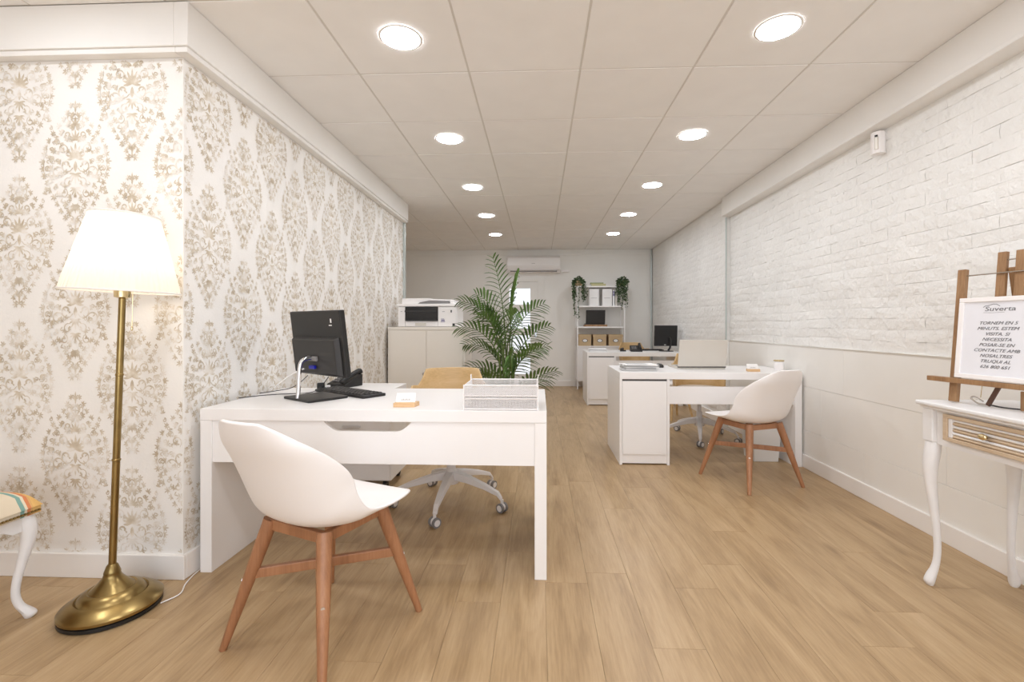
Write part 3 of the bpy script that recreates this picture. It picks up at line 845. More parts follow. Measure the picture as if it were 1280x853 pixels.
# ------------------------------------------------------------------ desk items, nearest desk
ZT = .73
# monitor seen from behind
t = thing('monitor', 'black monitor seen from behind with chrome neck, on nearest desk', 'monitor', (-1.135, 2.325, ZT), facing(.57, .82))
MB().prism([(-.118, -.10), (.118, -.10), (.122, -.092), (.122, .105), (.112, .115), (-.112, .115), (-.122, .105), (-.122, -.092)], .012).build('stand_base', M['black'], t, bevel=.003)
neck = catmull([(0.0, -.088, .010), (0.0, -.084, .08), (0.0, -.080, .15), (0, -.070, .19), (0, -.040, .205), (0, .0, .205)], 5)
MB().tube(neck, .010, 12).build('stand_neck', M['chrome'], t, smooth=50)
Tm = Matrix.Translation((0.0, .02, .28)) @ Matrix.Rotation(radians(7), 4, 'X')
pn = MB().box(-.235, .235, -.012, .018, -.165, .165, Tm).build('screen_housing', M['black'], t, bevel=.005)
MB().box(-.222, .222, .0182, .019, -.150, .152, Tm).build('screen', M['blackgloss'], t)
hp = MB(); hv = []
for x_, z_, y_ in ((-.215, -.160, -.0125), (.215, -.160, -.0125), (.215, .035, -.0125), (-.215, .035, -.0125), (-.20, -.150, -.036), (.195, -.150, -.036), (.195, .022, -.036), (-.20, .022, -.036)): hv.append(Tm @ Vector((x_, y_, z_)))
hp.add(hv, [(0,1,2,3),(7,6,5,4),(0,4,5,1),(1,5,6,2),(2,6,7,3),(3,7,4,0)]).build('rear_cover', M['darkgrey'], t, bevel=.004)
MB().box(-.045, .045, -.05, -.0365, -.085, -.060, Tm).build('neck_mount', M['grey'], t, bevel=.004)
pl = MB().box(-.03, .02, -.052, -.0365, -.125, -.108, Tm).build('video_plug', M['blue'], t, bevel=.003)
sk = MB().box(.150, .160, -.0135, -.0122, .105, .125, Tm).box(.135, .160, -.0135, -.0122, .090, .095, Tm).build('sticker', M['paperwhite'], t)
# cables
def cable(label, pts, r, m, n=5):
    return tag(MB().tube(catmull(pts, n), r, 7).build('cable', m, smooth=60), label, 'cable')
cable('thick white cable from monitor plug across desk to the papered wall', [(-1.165, 2.27, .885), (-1.24, 2.29, .852), (-1.33, 2.33, .80), (-1.42, 2.42, .765), (-1.485, 2.52, .742), (-1.515, 2.6, .738)], .0035, M['shell'])
cable('thin black cable sagging behind the chrome monitor neck to wall', [(-1.20, 2.38, .84), (-1.26, 2.42, .80), (-1.33, 2.46, .765), (-1.42, 2.50, .745), (-1.505, 2.46, .734)], .0022, M['black'])
cable('thin black cable lying furthest left on the nearest desk', [(-1.10, 2.40, .83), (-1.17, 2.46, .77), (-1.25, 2.50, .7335), (-1.38, 2.44, .7335), (-1.46, 2.38, .7335), (-1.515, 2.30, .7335)], .0022, M['black'])
t = thing('power_adapter', 'small black plug adapter with white end behind the monitor base', 'adapter', (-1.235, 2.60, ZT), .4)
B(-.02, .02, -.016, .016, 0, .045).build('body', M['black'], t, bevel=.004)
B(.0205, .05, -.014, .014, .002, .03).build('white_end', M['shell'], t, bevel=.004)

def keyboard(label, loc, rz, sc=1.0):
    t = thing('keyboard', label, 'keyboard', loc, rz)
    MB().prism([(-.22, -.07), (.22, -.07), (.225, -.065), (.225, .065), (.22, .07), (-.22, .07), (-.225, .065), (-.225, -.065)], .014).build('body', M['black'], t, bevel=.003)
    for rw in range(5):
        n = 15
        for k in range(n):
            if rw == 0 and 4 <= k <= 8: 
                if k == 4:
                    x0 = -.21 + 4*.028; B(x0+.001, x0+.139, -.058, -.036, .014, .020).build('key', M['darkgrey'], t)
                continue
            x0 = -.21 + k*.028 + (.004*rw if k < 11 else 0)
            o = bpy.data.objects.new('key', KEY); COL.objects.link(o); o.parent = t; o.location = (x0, -.058 + rw*.0245, .014)
    return t
KEY = MB().add([(0,0,0),(.025,0,0),(.025,.022,0),(0,.022,0),(.003,.003,.006),(.022,.003,.006),(.022,.019,.006),(.003,.019,.006)], [(4,5,6,7),(0,1,5,4),(1,2,6,5),(2,3,7,6),(3,0,4,7)]).mesh('key', M['darkgrey'])
keyboard('black keyboard in front of the monitor on the nearest desk', (-1.03, 2.50, ZT), facing(-.56, -.83))

def telephone(label, loc, rz):
    t = thing('desk_telephone', label, 'telephone', loc, rz)
    MB().prism([(-.09, 0), (.09, 0), (.09, .025), (-.09, .085)][0:4], .16, Matrix(((0,0,1,-.08),(1,0,0,0),(0,1,0,0),(0,0,0,1)))).build('body', M['black'], t, bevel=.006)
    MB().tube(catmull([(-.055, -.095, .088), (-.055, -.08, .105), (-.055, 0, .080), (-.055, .08, .050), (-.055, .095, .040)], 4), .017, 10).build('handset', M['black'], t, smooth=50)
    k = MB()
    for i in range(4):
        for j in range(3):
            T = Matrix.Translation((-.002+j*.024, -.03+i*.025, .067-.0083*i)) @ Matrix.Rotation(radians(-18), 4, 'X'); k.box(0, .016, 0, .014, 0, .006, T)
    k.build('keypad', M['grey'], t)
    return t
telephone('black desk telephone standing on the white drawer unit behind monitor', (-1.37, 3.25, .67), radians(160))

# letter tray
def tray():
    t = thing('letter_tray', 'white wire-mesh two-tier letter tray on corner of nearest desk', 'tray', (-.325, 2.035, ZT))
    W_, D_ = .315, .24
    def wires(mb, x0, x1, z0, z1, y, pitch=.0095, r=.0019):
        n = int((x1-x0+(z1-z0))/pitch)
        for k in range(n+1):
            for s_ in (1, -1):
                a = x0 - (z1-z0) + k*pitch; b_ = a + (z1-z0)
                A, Bz = (a, z0), (b_, z1)
                if A[0] < x0: A = (x0, z0 + (x0-a))
                if Bz[0] > x1: Bz = (x1, z1 - (b_-x1))
                if Bz[0]-A[0] < .002: continue
                if s_ < 0: A, Bz = (x0+x1-A[0], A[1]), (x0+x1-Bz[0], Bz[1])
                mb.bar((A[0], y, A[1]), (Bz[0], y, Bz[1]), r*1.4, r*1.4)
    for tier, z0 in ((0, .004), (1, .062)):
        f = MB()
        zt = z0 + .046
        for z_ in (z0, zt):
            f.tube([(0, 0, z_), (W_, 0, z_)], .0032, 6).tube([(0, D_, z_), (W_, D_, z_)], .0032, 6)
            f.tube([(0, 0, z_), (0, D_, z_)], .0032, 6).tube([(W_, 0, z_), (W_, D_, z_)], .0032, 6)
        tr = f.build('tray_frame', M['shell'], t, smooth=60)
        w_ = MB(); wires(w_, .002, W_-.002, z0, zt, 0)
        wires(w_, .002, W_-.002, z0, zt, D_)
        o = w_.build('wire_mesh', M['shell'], tr); o['kind'] = 'stuff'
        # floor grid of the tier and the sides
        g_ = MB()
        for k in range(1, 37): g_.bar((k*W_/37, 0, z0), (k*W_/37, D_, z0), .0030, .0015)
        for k in range(1, 28): g_.bar((0, k*D_/28, z0), (W_, k*D_/28, z0), .0030, .0015)
        for xx in (0, W_):
            for k in range(1, 28): g_.bar((xx, k*D_/28, z0), (xx, k*D_/28, zt), .0015, .0015)
            for k in range(1, 6): g_.bar((xx, 0, z0+k*.0078), (xx, D_, z0+k*.0078), .0012, .0012)
        o = g_.build('wire_grid', M['shell'], tr); o['kind'] = 'stuff'
    for xx in (-.004, W_+.004):
        MB().prism([(0, 0), (.05, 0), (.036, .128), (.02, .134), (0, .10)], .003, Matrix(((0, 0, 1, xx-.0015), (-1, 0, 0, D_+.002), (0, 1, 0, 0), (0, 0, 0, 1)))).build('stacking_bracket', M['shell'], t)
        MB().box(xx-.003, xx+.003, -.004, .010, 0, .110).build('front_post', M['shell'], t, bevel=.001)
tray()

def card_holder(label, loc, rz, s=1.0):
    t = thing('card_holder', label, 'card holder', loc, rz)
    MB().prism([(-.048*s, -.028*s), (.048*s, -.028*s), (.060*s, .028*s), (-.040*s, .028*s)], .020*s).build('wooden_block', M['lightwood'], t, bevel=.002)
    T = Matrix.Translation((.002*s, -.005*s, .0165*s)) @ Matrix.Rotation(radians(-30), 4, 'X')
    c = MB().box(-.044*s, .044*s, -.0008, .0008, 0, .048*s, T).build('card', M['paperwhite'], t)
    k = MB()
    for i in range(6): k.box((-.020+i*.007)*s, (-.0155+i*.007)*s, -.0013, -.0009, .012*s, (.017+.003*(i % 2))*s, T)
    k.build('printed_line', M['inklight'], t)
    return t
card_holder('small light wood card holder with white card on the nearest desk', (-.612, 2.115, ZT), 0.05)
card_holder('small light wood card holder with white card on the laptop desk', (1.715, 3.84, ZT), 0.0)

# ------------------------------------------------------------------ laptop desk items
def laptop(label, loc, rz, col, W_=.405, dark=False):
    t = thing('laptop', label, 'laptop', loc, rz)
    B(-W_/2, W_/2, .0, .27, 0, .017).build('base', M['black'] if dark else M['silver'], t, bevel=.003)
    B(-W_/2+.03, W_/2-.03, .05, .16, .0172, .0185).build('key_bed', M['black'], t)
    T = Matrix.Translation((0, -.002, .018)) @ Matrix.Rotation(radians(12), 4, 'X')
    l = MB().box(-W_/2, W_/2, -.004, .004, .0, .235, T).build('lid', col, t, bevel=.003)
    MB().box(-W_/2+.012, W_/2-.012, .0042, .005, .015, .225, T).build('screen', M['blackgloss'], t)
    MB().box(-W_/2-.001, W_/2+.001, -.006, .006, -.004, .004, T).build('hinge', M['black'], t)
    return t
laptop('open silver laptop seen from behind on the right-hand desk', (1.375, 4.03, ZT), radians(2), M['silver'])
t = thing('paper_stack', 'messy stack of white papers at the aisle end of the laptop desk', 'papers', (.83, 3.93, ZT))
rp = random.Random(4)
for k in range(11):
    T = Matrix.Translation((rp.uniform(-.012, .012), rp.uniform(-.015, .015), .0008+k*.0046)) @ Matrix.Rotation(radians(rp.uniform(-9, 9)), 4, 'Z')
    MB().box(-.145, .13, -.10, .10, 0, .0034, T).build('sheet', M['paperwhite'] if k % 4 else M['inklight'], t)
T = Matrix.Translation((.0, -.01, .0505)); k = MB()
for i in range(8): k.box(-.11, .05+.01*(i % 3), -.07+i*.018, -.066+i*.018, 0, .0004, T)
k.build('printed_line', M['inklight'], t)
t = thing('computer_mouse', 'small black mouse between papers and laptop on right desk', 'mouse', (1.06, 4.18, ZT), .3)
MB().lathe([(.030, 0), (.034, .006), (.030, .022), (.018, .031), (.002, .034)], 20, sx=.95, sy=1.5).build('body', M['black'], t, smooth=60)
MB().tube([(0, .02, .031), (0, .04, .024)], .004, 8).build('wheel', M['grey'], t)
t = thing('jar', 'pale jar with thin golden lid at wall end of the laptop desk', 'jar', (1.978, 3.95, ZT)); t.scale = (.9, .9, .85)
MB().lathe([(.036, 0), (.040, .004), (.042, .06), (.040, .084), (.036, .088)], 24).build('glass', M['shell'], t, smooth=40)
MB().lathe([(.043, .088), (.044, .09), (.044, .098), (.040, .100)], 24).build('lid', M['gold'], t, smooth=40)
t = thing('waste_bin', 'translucent white square waste bin under the laptop desk', 'bin', (1.83, 3.95, 0))
def tapered(a, b_, h, th=.003):
    o_ = [(-a, -a, 0), (a, -a, 0), (a, a, 0), (-a, a, 0), (-b_, -b_, h), (b_, -b_, h), (b_, b_, h), (-b_, b_, h)]
    i_ = [(x_*(1-th/a) if x_ else 0, y_*(1-th/a), z_ + (th if z_ == 0 else 0)) for x_, y_, z_ in o_]
    return MB().add(o_ + i_, [(3,2,1,0), (0,1,5,4), (1,2,6,5), (2,3,7,6), (3,0,4,7), (8,9,10,11), (12,13,9,8), (13,14,10,9), (14,15,11,10), (15,12,8,11), (4,5,13,12), (5,6,14,13), (6,7,15,14), (7,4,12,15)])
tapered(.095, .115, .30).build('bin_body', mat('translucent plastic', (0.90, 0.90, 0.89), .35, trans=.1), t, bevel=.004)
MB().box(-.118, .118, -.118, -.112, .292, .304).box(-.118, .118, .112, .118, .292, .304).box(-.118, -.112, -.112, .112, .292, .304).box(.112, .118, -.112, .112, .292, .304).build('rim', M['shell'], t)

# ------------------------------------------------------------------ back desk items
t = thing('monitor', 'black monitor on a bent arm standing on the backmost desk', 'monitor', (1.815, 6.78, ZT), facing(-.1, 1))
MB().lathe([(.0, 0), (.10, 0), (.10, .008), (.0, .012)], 24, cap=False).build('stand_base', M['black'], t, smooth=40)
MB().tube(catmull([(.03, 0, .01), (.055, -.005, .06), (.06, -.01, .14), (.04, -.015, .2)], 5), .014, 8).build('stand_arm', M['darkgrey'], t, smooth=50)
Tm = Matrix.Translation((0, .02, .215)) @ Matrix.Rotation(radians(4), 4, 'X')
MB().box(-.165, .165, -.02, .02, -.14, .155, Tm).build('screen_housing', M['black'], t, bevel=.005)
MB().box(-.025, .0, -.0212, -.0201, -.125, -.117, Tm).build('badge_mark', M['paperwhite'], t)
keyboard('black keyboard lying before the monitor on the backmost desk', (1.60, 7.00, ZT), radians(3))
telephone('black desk telephone on the backmost desk', (1.375, 6.72, ZT), radians(175))
t = thing('tape_dispenser', 'small black tape dispenser at left of the backmost telephone', 'tape dispenser', (1.19, 6.72, ZT))
MB().tube([(-.01, 0, .032), (.01, 0, .032)], .022, 14).build('reel', M['black'], t)
MB().prism([(-.04, 0), (.045, 0), (.04, .02), (.01, .018), (-.02, .05), (-.035, .04)], .03, Matrix(((1,0,0,0),(0,0,-1,.015),(0,1,0,0),(0,0,0,1)))).build('body', M['black'], t, bevel=.002)
t = thing('paper_stack', 'neat pile of white papers at the aisle end of backmost desk', 'papers', (.83, 6.72, ZT))
for k in range(7):
    T = Matrix.Translation((rp.uniform(-.006, .006), rp.uniform(-.006, .006), .0008+k*.0062)) @ Matrix.Rotation(radians(rp.uniform(-5, 5)), 4, 'Z')
    MB().box(-.12, .12, -.10, .10, 0, .005, T).build('sheet', M['paperwhite'] if k != 3 else M['inklight'], t)

# ------------------------------------------------------------------ shelf unit
SX, SY, SWD, SD = .66, 8.10, .80, .36
t = thing('shelf_unit', 'tall white open shelf unit with cupboard base against the back wall', 'shelf', (SX, SY, 0))
for x_ in (0, SWD):
    for y_ in (0, SD): B(x_-.009, x_+.009, y_-.009, y_+.009, 0, 1.77).build('post', M['white'], t)
for z_ in (.735, 1.068, 1.427, 1.768): B(-.008, SWD+.008, -.008, SD+.008, z_-.012, z_+.012).build('shelf_board', M['white'], t, bevel=.001)
B(.01, SWD-.01, .012, SD, .13, .722).build('cupboard_body', M['white'], t)
for a, b_ in ((.0105, SWD/2-.002), (SWD/2+.002, SWD-.0105)):
    d = B(a, b_, .0, .0118, .14, .715).build('door', M['white'], t, bevel=.001)
z768 = 1.78
GB = 'kraft storage boxes on the lowest open shelf'
for (x0, x1), w in zip(((.675, .905), (.925, 1.165), (1.19, 1.445)), ('left', 'middle', 'right')):
    t = thing('storage_box', 'kraft storage box with oval label, %s of the three on the shelf' % w, 'box', ((x0+x1)/2, SY+.03, .7475), 0, GB)
    hw = (x1-x0)/2-.004
    B(-hw+.006, hw-.006, 0, .28, 0, .155).build('body', M['kraft'], t, bevel=.001)
    B(-hw, hw, -.006, .286, .1555, .195).build('lid', M['kraft'], t, bevel=.001)
    T = Matrix(((1,0,0,0),(0,0,-1,0),(0,1,0,.09),(0,0,0,1)))
    MB().prism([(.048*cos(2*pi*i/18), .030*sin(2*pi*i/18)) for i in range(18)], .003, T).build('label_frame', M['darkgrey'], t)
    MB().prism([(.038*cos(2*pi*i/18), .024*sin(2*pi*i/18)) for i in range(18)], .0045, T).build('label_card', M['paperwhite'], t)
t = thing('laptop_stand', 'brown wooden tray under the dark laptop on middle shelf', 'tray', (.985, SY+.03, 1.08))
B(-.20, .19, 0, .25, 0, .035).build('board', M['easel'], t, bevel=.003)
lp = laptop('dark open laptop on a wooden tray in the shelf unit', (.97, SY+.04, 1.1155), 0, M['darkgrey'], .33, True)
for x0, w in ((.865, 'left'), (1.09, 'right')):
    t = thing('magazine_file', 'white magazine file box, %s one of the pair on upper shelf' % w, 'file box', (x0, SY+.03, 1.4395), 0, 'white file boxes on the upper shelf')
    MB().box(0, .165, 0, .24, 0, .29).build('body', M['paperwhite'], t, bevel=.002)
    MB().box(.03, .135, -.0012, -.0002, .13, .137).build('spine_print', M['inklight'], t)
t = thing('binder', 'thin binder with purple print right of the white file boxes', 'binder', (1.268, SY+.03, 1.4395))
B(0, .032, 0, .22, 0, .27).build('cover', M['paperwhite'], t, bevel=.001)
MB().box(.004, .028, -.0012, -.0002, .17, .21).box(.004, .028, -.0012, -.0002, .22, .25).build('spine_print', M['purple'], t)
t = thing('binder', 'thin grey binder at the right end of the upper shelf', 'binder', (1.31, SY+.03, 1.4395))
B(0, .03, 0, .22, 0, .27).build('cover', M['silver'], t, bevel=.001)
t = thing('book', 'pale yellow book lying flat on the top of the shelf unit', 'book', (1.02, SY+.12, 1.7805), .05)
B(-.12, .12, -.08, .08, .003, .037).build('pages', M['paperwhite'], t)
MB().box(-.125, .125, -.085, .083, 0, .003).box(-.125, .125, -.085, .083, .037, .040).box(-.125, .125, -.088, -.085, 0, .040).build('cover', mat('olive card', (.52, .48, .26), .6), t)
t = thing('book', 'thin green book topmost on the shelf unit', 'book', (1.00, SY+.12, 1.8210), -.05)
B(-.11, .11, -.075, .075, .002, .018).build('pages', M['paperwhite'], t)
MB().box(-.113, .113, -.078, .077, 0, .002).box(-.113, .113, -.078, .077, .018, .020).box(-.113, .113, -.080, -.078, 0, .020).build('cover', mat('moss card', (.30, .33, .16), .6), t)
def trailing(label, x, seed, longest):
    r = random.Random(seed)
    t = thing('trailing_plant', label, 'plant', (x, SY+.06, 1.7805), 0, 'trailing plants on top of the shelf unit')
    MB().lathe([(.045, 0), (.06, .01), (.07, .09), (.066, .09), (.055, .02)], 20, cap=False).build('pot', M['kraft'], t, smooth=40)
    def leafm(mb, p, s_):
        a = Vector((r.uniform(-1, 1), r.uniform(-1, .6), r.uniform(-.9, .4))).normalized(); b_ = a.cross(Vector((r.uniform(-1, 1), r.uniform(-1, 1), r.uniform(-1, 1)))).normalized()
        n = a.cross(b_)*s_*.25
        mb.add([p, p+a*s_*.5+b_*s_*.42, p+a*s_*1.1+n, p+a*s_*.5-b_*s_*.42], [(0, 1, 2, 3)])
    cr = MB()
    for k in range(150):
        a = r.uniform(0, 2*pi); q = r.uniform(.02, .105)
        leafm(cr, Vector((q*cos(a), q*sin(a)*.8, .075 + r.uniform(-.03, .10)*(1.2-q*8))), r.uniform(.028, .045))
    o = cr.build('crown', M['ivy'], t); o['kind'] = 'stuff'
    for k in range(13):
        a = r.uniform(-pi, pi) if k > 6 else r.uniform(-pi, 0); q = r.uniform(.08, .115)
        ln = longest*r.uniform(.35, 1.0)
        top = Vector((q*.4*cos(a), q*.4*sin(a), .10)); edge = Vector((q*cos(a), -.085 + .03*sin(a) if sin(a) < .5 else q*sin(a), .06))
        if edge.y > -.075: edge.y = -.08 if abs(edge.x) < .10 else edge.y
        end = edge + Vector((r.uniform(-.03, .03), -.01, -ln))
        pts = catmull([top, edge, edge.lerp(end, .5)+Vector((r.uniform(-.02, .02), 0, 0)), end], 6)
        v = MB().tube(pts, .0018, 4).build('vine', M['stem'], t)
        lm = MB()
        for p in pts[3:]:
            for _ in range(3): leafm(lm, p + Vector((r.uniform(-.012, .012), r.uniform(-.012, .012), r.uniform(-.02, .02))), r.uniform(.020, .034))
        o = lm.build('leaves', M['ivy'], v); o['kind'] = 'stuff'
trailing('trailing green plant hanging at left corner of the shelf unit', SX+.02, 21, .62)
trailing('trailing green plant hanging at right corner of the shelf unit', SX+.78, 22, .46)

# ------------------------------------------------------------------ air conditioner
t = thing('air_conditioner', 'white wall air conditioner high above the back door', 'air conditioner', (-.575, YB, 2.045))
W_ = .95
T = Matrix(((0, 0, 1, 0), (1, 0, 0, 0), (0, 1, 0, 0), (0, 0, 0, 1)))
MB().prism([(0, .0), (0, .29), (-.14, .29), (-.185, .255), (-.20, .12), (-.175, .05), (-.10, .0)], W_, T).build('body', M['shell'], t, bevel=.006)
MB().prism([(-.186, .262), (-.200, .255), (-.214, .12), (-.200, .075), (-.186, .08)], W_-.03, Matrix(((0, 0, 1, .015), (1, 0, 0, 0), (0, 1, 0, 0), (0, 0, 0, 1)))).build('front_cover', M['white'], t, bevel=.003)
MB().box(.06, W_-.06, -.172, -.118, .012, .030, None).build('air_outlet', M['grey'], t)
MB().prism([(-.185, .035), (-.120, .006), (-.118, .010), (-.183, .040)], W_-.13, Matrix(((0, 0, 1, .065), (1, 0, 0, 0), (0, 1, 0, 0), (0, 0, 0, 1)))).build('louvre', M['shell'], t)
MB().box(.44, .50, -.2155, -.209, .150, .156).build('badge_mark', M['inklight'], t)
o = tag(B(.40, .54, YB-.05, YB-.001, 2.06, 2.10).build('cable_duct', M['shell'], bevel=.004), 'short white cable duct on back wall beside the air conditioner', 'duct')

# ------------------------------------------------------------------ motion sensor on right wall
t = thing('motion_sensor', 'small white alarm sensor high on the right brick wall', 'sensor', (XR-.022, 2.90, 2.125), radians(42))
MB().prism([(.012, -.030), (.012, .030), (0, .036), (-.028, .034), (-.045, .020), (-.050, 0), (-.045, -.020), (-.028, -.034), (0, -.036)][::-1], .130).build('body', M['shell'], t, bevel=.003)
MB().prism([(-.047, -.011), (-.047, .011), (-.054, .008), (-.054, -.008)][::-1], .075, Matrix.Translation((0, 0, .02))).build('lens', M['silver'], t, bevel=.002)
MB().box(-.056, -.048, -.007, .007, .096, .106).build('eye', M['black'], t)

# ------------------------------------------------------------------ floor lamp
LX, LY = -1.652, 1.745
t = thing('floor_lamp', 'brass floor lamp with lit pleated cream shade by papered wall', 'lamp', (LX, LY, 0))
MB().lathe([(.152, 0), (.158, .004), (.158, .016), (.152, .018)], 56).build('foot_ring', M['black'], t, smooth=40)
MB().lathe([(.150, .018), (.159, .022), (.160, .032), (.153, .040), (.142, .046), (.128, .058), (.112, .064), (.108, .060), (.104, .066), (.094, .080), (.076, .088), (.070, .086),
            (.062, .094), (.044, .112), (.030, .130), (.026, .142), (.027, .146), (.025, .152), (.018, .172), (.013, .178)], 56).build('base', M['brass'], t, smooth=35)
MB().lathe([(.0125, .175), (.0125, .575), (.0145, .577), (.0145, .583), (.012, .585), (.012, .905), (.0135, .907), (.0135, .913), (.0115, .915), (.0115, 1.215)], 20).build('pole', M['brass'], t, smooth=35)
MB().lathe([(.012, 1.205), (.026, 1.210), (.027, 1.235), (.020, 1.240), (.018, 1.29), (.012, 1.292)], 24).build('socket', M['gold'], t, smooth=35)
MB().lathe([(.012, 1.292), (.020, 1.31), (.032, 1.345), (.034, 1.37), (.026, 1.395), (.010, 1.405), (.001, 1.406)], 20).build('bulb', M['bulb'], t, smooth=60)
vs = []; fs = []; n = 300; nv = 8; zb, zt_, rb_, rt_ = 1.232, 1.525, .183, .108
for j in range(nv+1):
    v = j/nv
    for i in range(n):
        a = 2*pi*i/n; pl_ = .0018*cos(60*a) if 0 < j < nv else .0008*cos(60*a)
        rr = rb_ + (rt_-rb_)*v + pl_
        vs.append((rr*cos(a), rr*sin(a), zb + (zt_-zb)*v))
for j in range(nv):
    for i in range(n): fs.append((j*n+i, j*n+(i+1)%n, (j+1)*n+(i+1)%n, (j+1)*n+i))
sh = MB().add(vs, fs).build('lamp_shade', M['shade'], t, smooth=60)
for z_, r_ in ((zb, rb_), (zt_, rt_)):
    pts = [(r_*1.004*cos(2*pi*i/60), r_*1.004*sin(2*pi*i/60), z_) for i in range(61)]
    MB().tube(pts, .0035, 6, cap=False).build('shade_rim', M['skirt'], sh, smooth=60)
sp_ = MB()
for k in range(3):
    a = k*2*pi/3 + .3; sp_.tube([(0, 0, 1.24), (rb_*cos(a), rb_*sin(a), zb+.004)], .0015, 5)
sp_.build('shade_spider', M['gold'], sh)
MB().tube([(.05, -.01, 1.238), (.052, -.01, 1.10)], .0012, 5).lathe([(.001, 0), (.004, .004), (.004, .012), (.001, .018)], 10, (.052, -.01, 1.082)).build('pull_chain', M['gold'], t)
LEAN = Matrix.Translation((0, 0, .16)) @ Matrix.Rotation(radians(2.2), 4, 'Y') @ Matrix.Translation((0, 0, -.16))
for ch in [q for q in bpy.data.objects if q.parent == t and q.name.split('.')[0] not in ('base', 'foot_ring')]: ch.matrix_basis = LEAN
ld = bpy.data.lights.new('lamp_bulb_light', 'POINT'); ld.energy = LAMP_W; ld.color = (1.0, .86, .68); ld.shadow_soft_size = .04
lo = bpy.data.objects.new('lamp_bulb_light', ld); COL.objects.link(lo); lo.location = (LX+.045, LY, 1.38)
tag(MB().tube(catmull([(LX+.160, LY+.04, .004), (-1.465, 1.85, .004), (-1.50, 1.93, .004), (-1.522, 2.05, .004), (-1.524, 2.35, .004)], 6), .0028, 7).build('lamp_cord', M['shell'], smooth=60),
    'thin white cord running from lamp base to the wall corner', 'cord')

# ------------------------------------------------------------------ upholstered stool (left edge)
def cabriole(mb, x, y, sx, sy, ztop, s=1.0, zs=None):
    # (z fraction, outward offset, half width)
    prof = [(1.0, .000, .026), (.93, .004, .028), (.84, .010, .026), (.72, .010, .021), (.55, .000, .0165), (.38, -.010, .0135), (.24, -.013, .0125), (.14, -.006, .0135), (.07, .008, .018), (.03, .014, .019), (0.0, .012, .012)]
    P = catmull([(p[1], p[2], p[0]) for p in prof], 3)
    vs = []; k = len(P)
    for p in P:
        ox, oy = sx*p.x*s*1.0, sy*p.x*s*1.0; w = p.y*s
        for a in range(8):
            an = pi/8 + a*pi/4; rr = w*1.08
            vs.append((x+ox+rr*cos(an), y+oy+rr*sin(an), p.z*ztop))
    fs = [(i*8+j, i*8+(j+1) % 8, (i+1)*8+(j+1) % 8, (i+1)*8+j) for i in range(k-1) for j in range(8)] + [tuple(range(8)), tuple(reversed(range((k-1)*8, k*8)))]
    fs = [tuple(reversed(f)) for f in fs]
    return mb.add(vs, fs)
SXX, SYY = -1.905, 1.705      # far right corner of the stool
t = thing('upholstered_stool', 'white carved stool with striped cushion at left picture edge', 'stool', (SXX, SYY, 0))
w_, d_ = .55, .45
for x_, y_, sx, sy in ((-.03, -.03, 1, 1), (-w_+.03, -.03, -1, 1), (-.03, -d_+.03, 1, -1), (-w_+.03, -d_+.03, -1, -1)):
    cabriole(MB(), x_, y_, sx, sy, .40, 1.0).build('leg', M['consolewhite'], t, smooth=50)
def apron(L_, T):
    poly = [(0, .40), (L_, .40), (L_, .335)]
    for k in range(11):
        a = k/10; poly.append((L_-.03-(L_-.06)*a, .335 + .038*sin(pi*a)**.6))
    poly.append((0, .335)); return MB().prism(poly[::-1], .02, T)
apron(w_-.10, Matrix(((1,0,0,-w_+.05),(0,0,1,-.03),(0,1,0,0),(0,0,0,1)))).build('apron', M['consolewhite'], t)
apron(w_-.10, Matrix(((1,0,0,-w_+.05),(0,0,1,-d_+.012),(0,1,0,0),(0,0,0,1)))).build('apron', M['consolewhite'], t)
apron(d_-.10, Matrix(((0,0,1,-.03),(1,0,0,-d_+.05),(0,1,0,0),(0,0,0,1)))).build('apron', M['consolewhite'], t)
apron(d_-.10, Matrix(((0,0,1,-w_+.012),(1,0,0,-d_+.05),(0,1,0,0),(0,0,0,1)))).build('apron', M['consolewhite'], t)
vs = []; fs = []; nu, nv = 24, 20
for j in range(nv+1):
    for i in range(nu+1):
        u = -1+2*i/nu; v = -1+2*j/nv
        e = (1-abs(u)**5)*(1-abs(v)**5); z_ = .417 + .073*max(0, e)**.35
        vs.append((-w_/2 + u*(w_/2+.008), -d_/2 + v*(d_/2+.008), z_))
o_ = len(vs)
for j in range(nv):
    for i in range(nu): fs.append((j*(nu+1)+i, j*(nu+1)+i+1, (j+1)*(nu+1)+i+1, (j+1)*(nu+1)+i))
cm = MB().add(vs, fs)
cm.box(-w_-.004, .004, -d_-.004, .004, .3905, .418)
cm.build('cushion', M['cushion'], t, smooth=60)
tk = MB()
def tack(x_, y_, z_): tk.lathe([(.006, -.003), (.005, .002), (.001, .004)], 8, (x_, y_, z_))
for k in range(38): tack(.009, -d_+.012*k, .402) ; tack(-w_+.0145*k, .009, .402)
tk = tk.build('stud_trim', M['brass'], t); tk['kind'] = 'stuff'

# ------------------------------------------------------------------ console table at right
CX0, CX1, CY1, CY0 = 1.632, 2.034, 2.085, 1.27
t = thing('console_table', 'white console table with curved legs and slatted drawer at right edge', 'table', (CX0, CY1, 0))
wx, dy = CX1-CX0, CY1-CY0
MB().box(-.008, wx, -dy-.012, .012, .762, .780).build('tabletop', M['consolewhite'], t, bevel=.006, seg=3)
MB().box(.004, wx-.002, -dy, .002, .750, .7618).build('top_moulding', M['consolewhite'], t, bevel=.004)
for x_, y_, sx, sy in ((.036, -.032, -1, 1), (wx-.045, -.032, 1, 1), (.036, -dy+.032, -1, -1), (wx-.045, -dy+.032, 1, -1)):
    l = cabriole(MB(), x_, y_, sx*.9, sy*.4, .61, 1.0).build('leg', M['consolewhite'], t, smooth=50)
    B(x_-.026, x_+.026, y_-.026, y_+.026, .6105, .7498).build('leg_block', M['consolewhite'], l, bevel=.004)
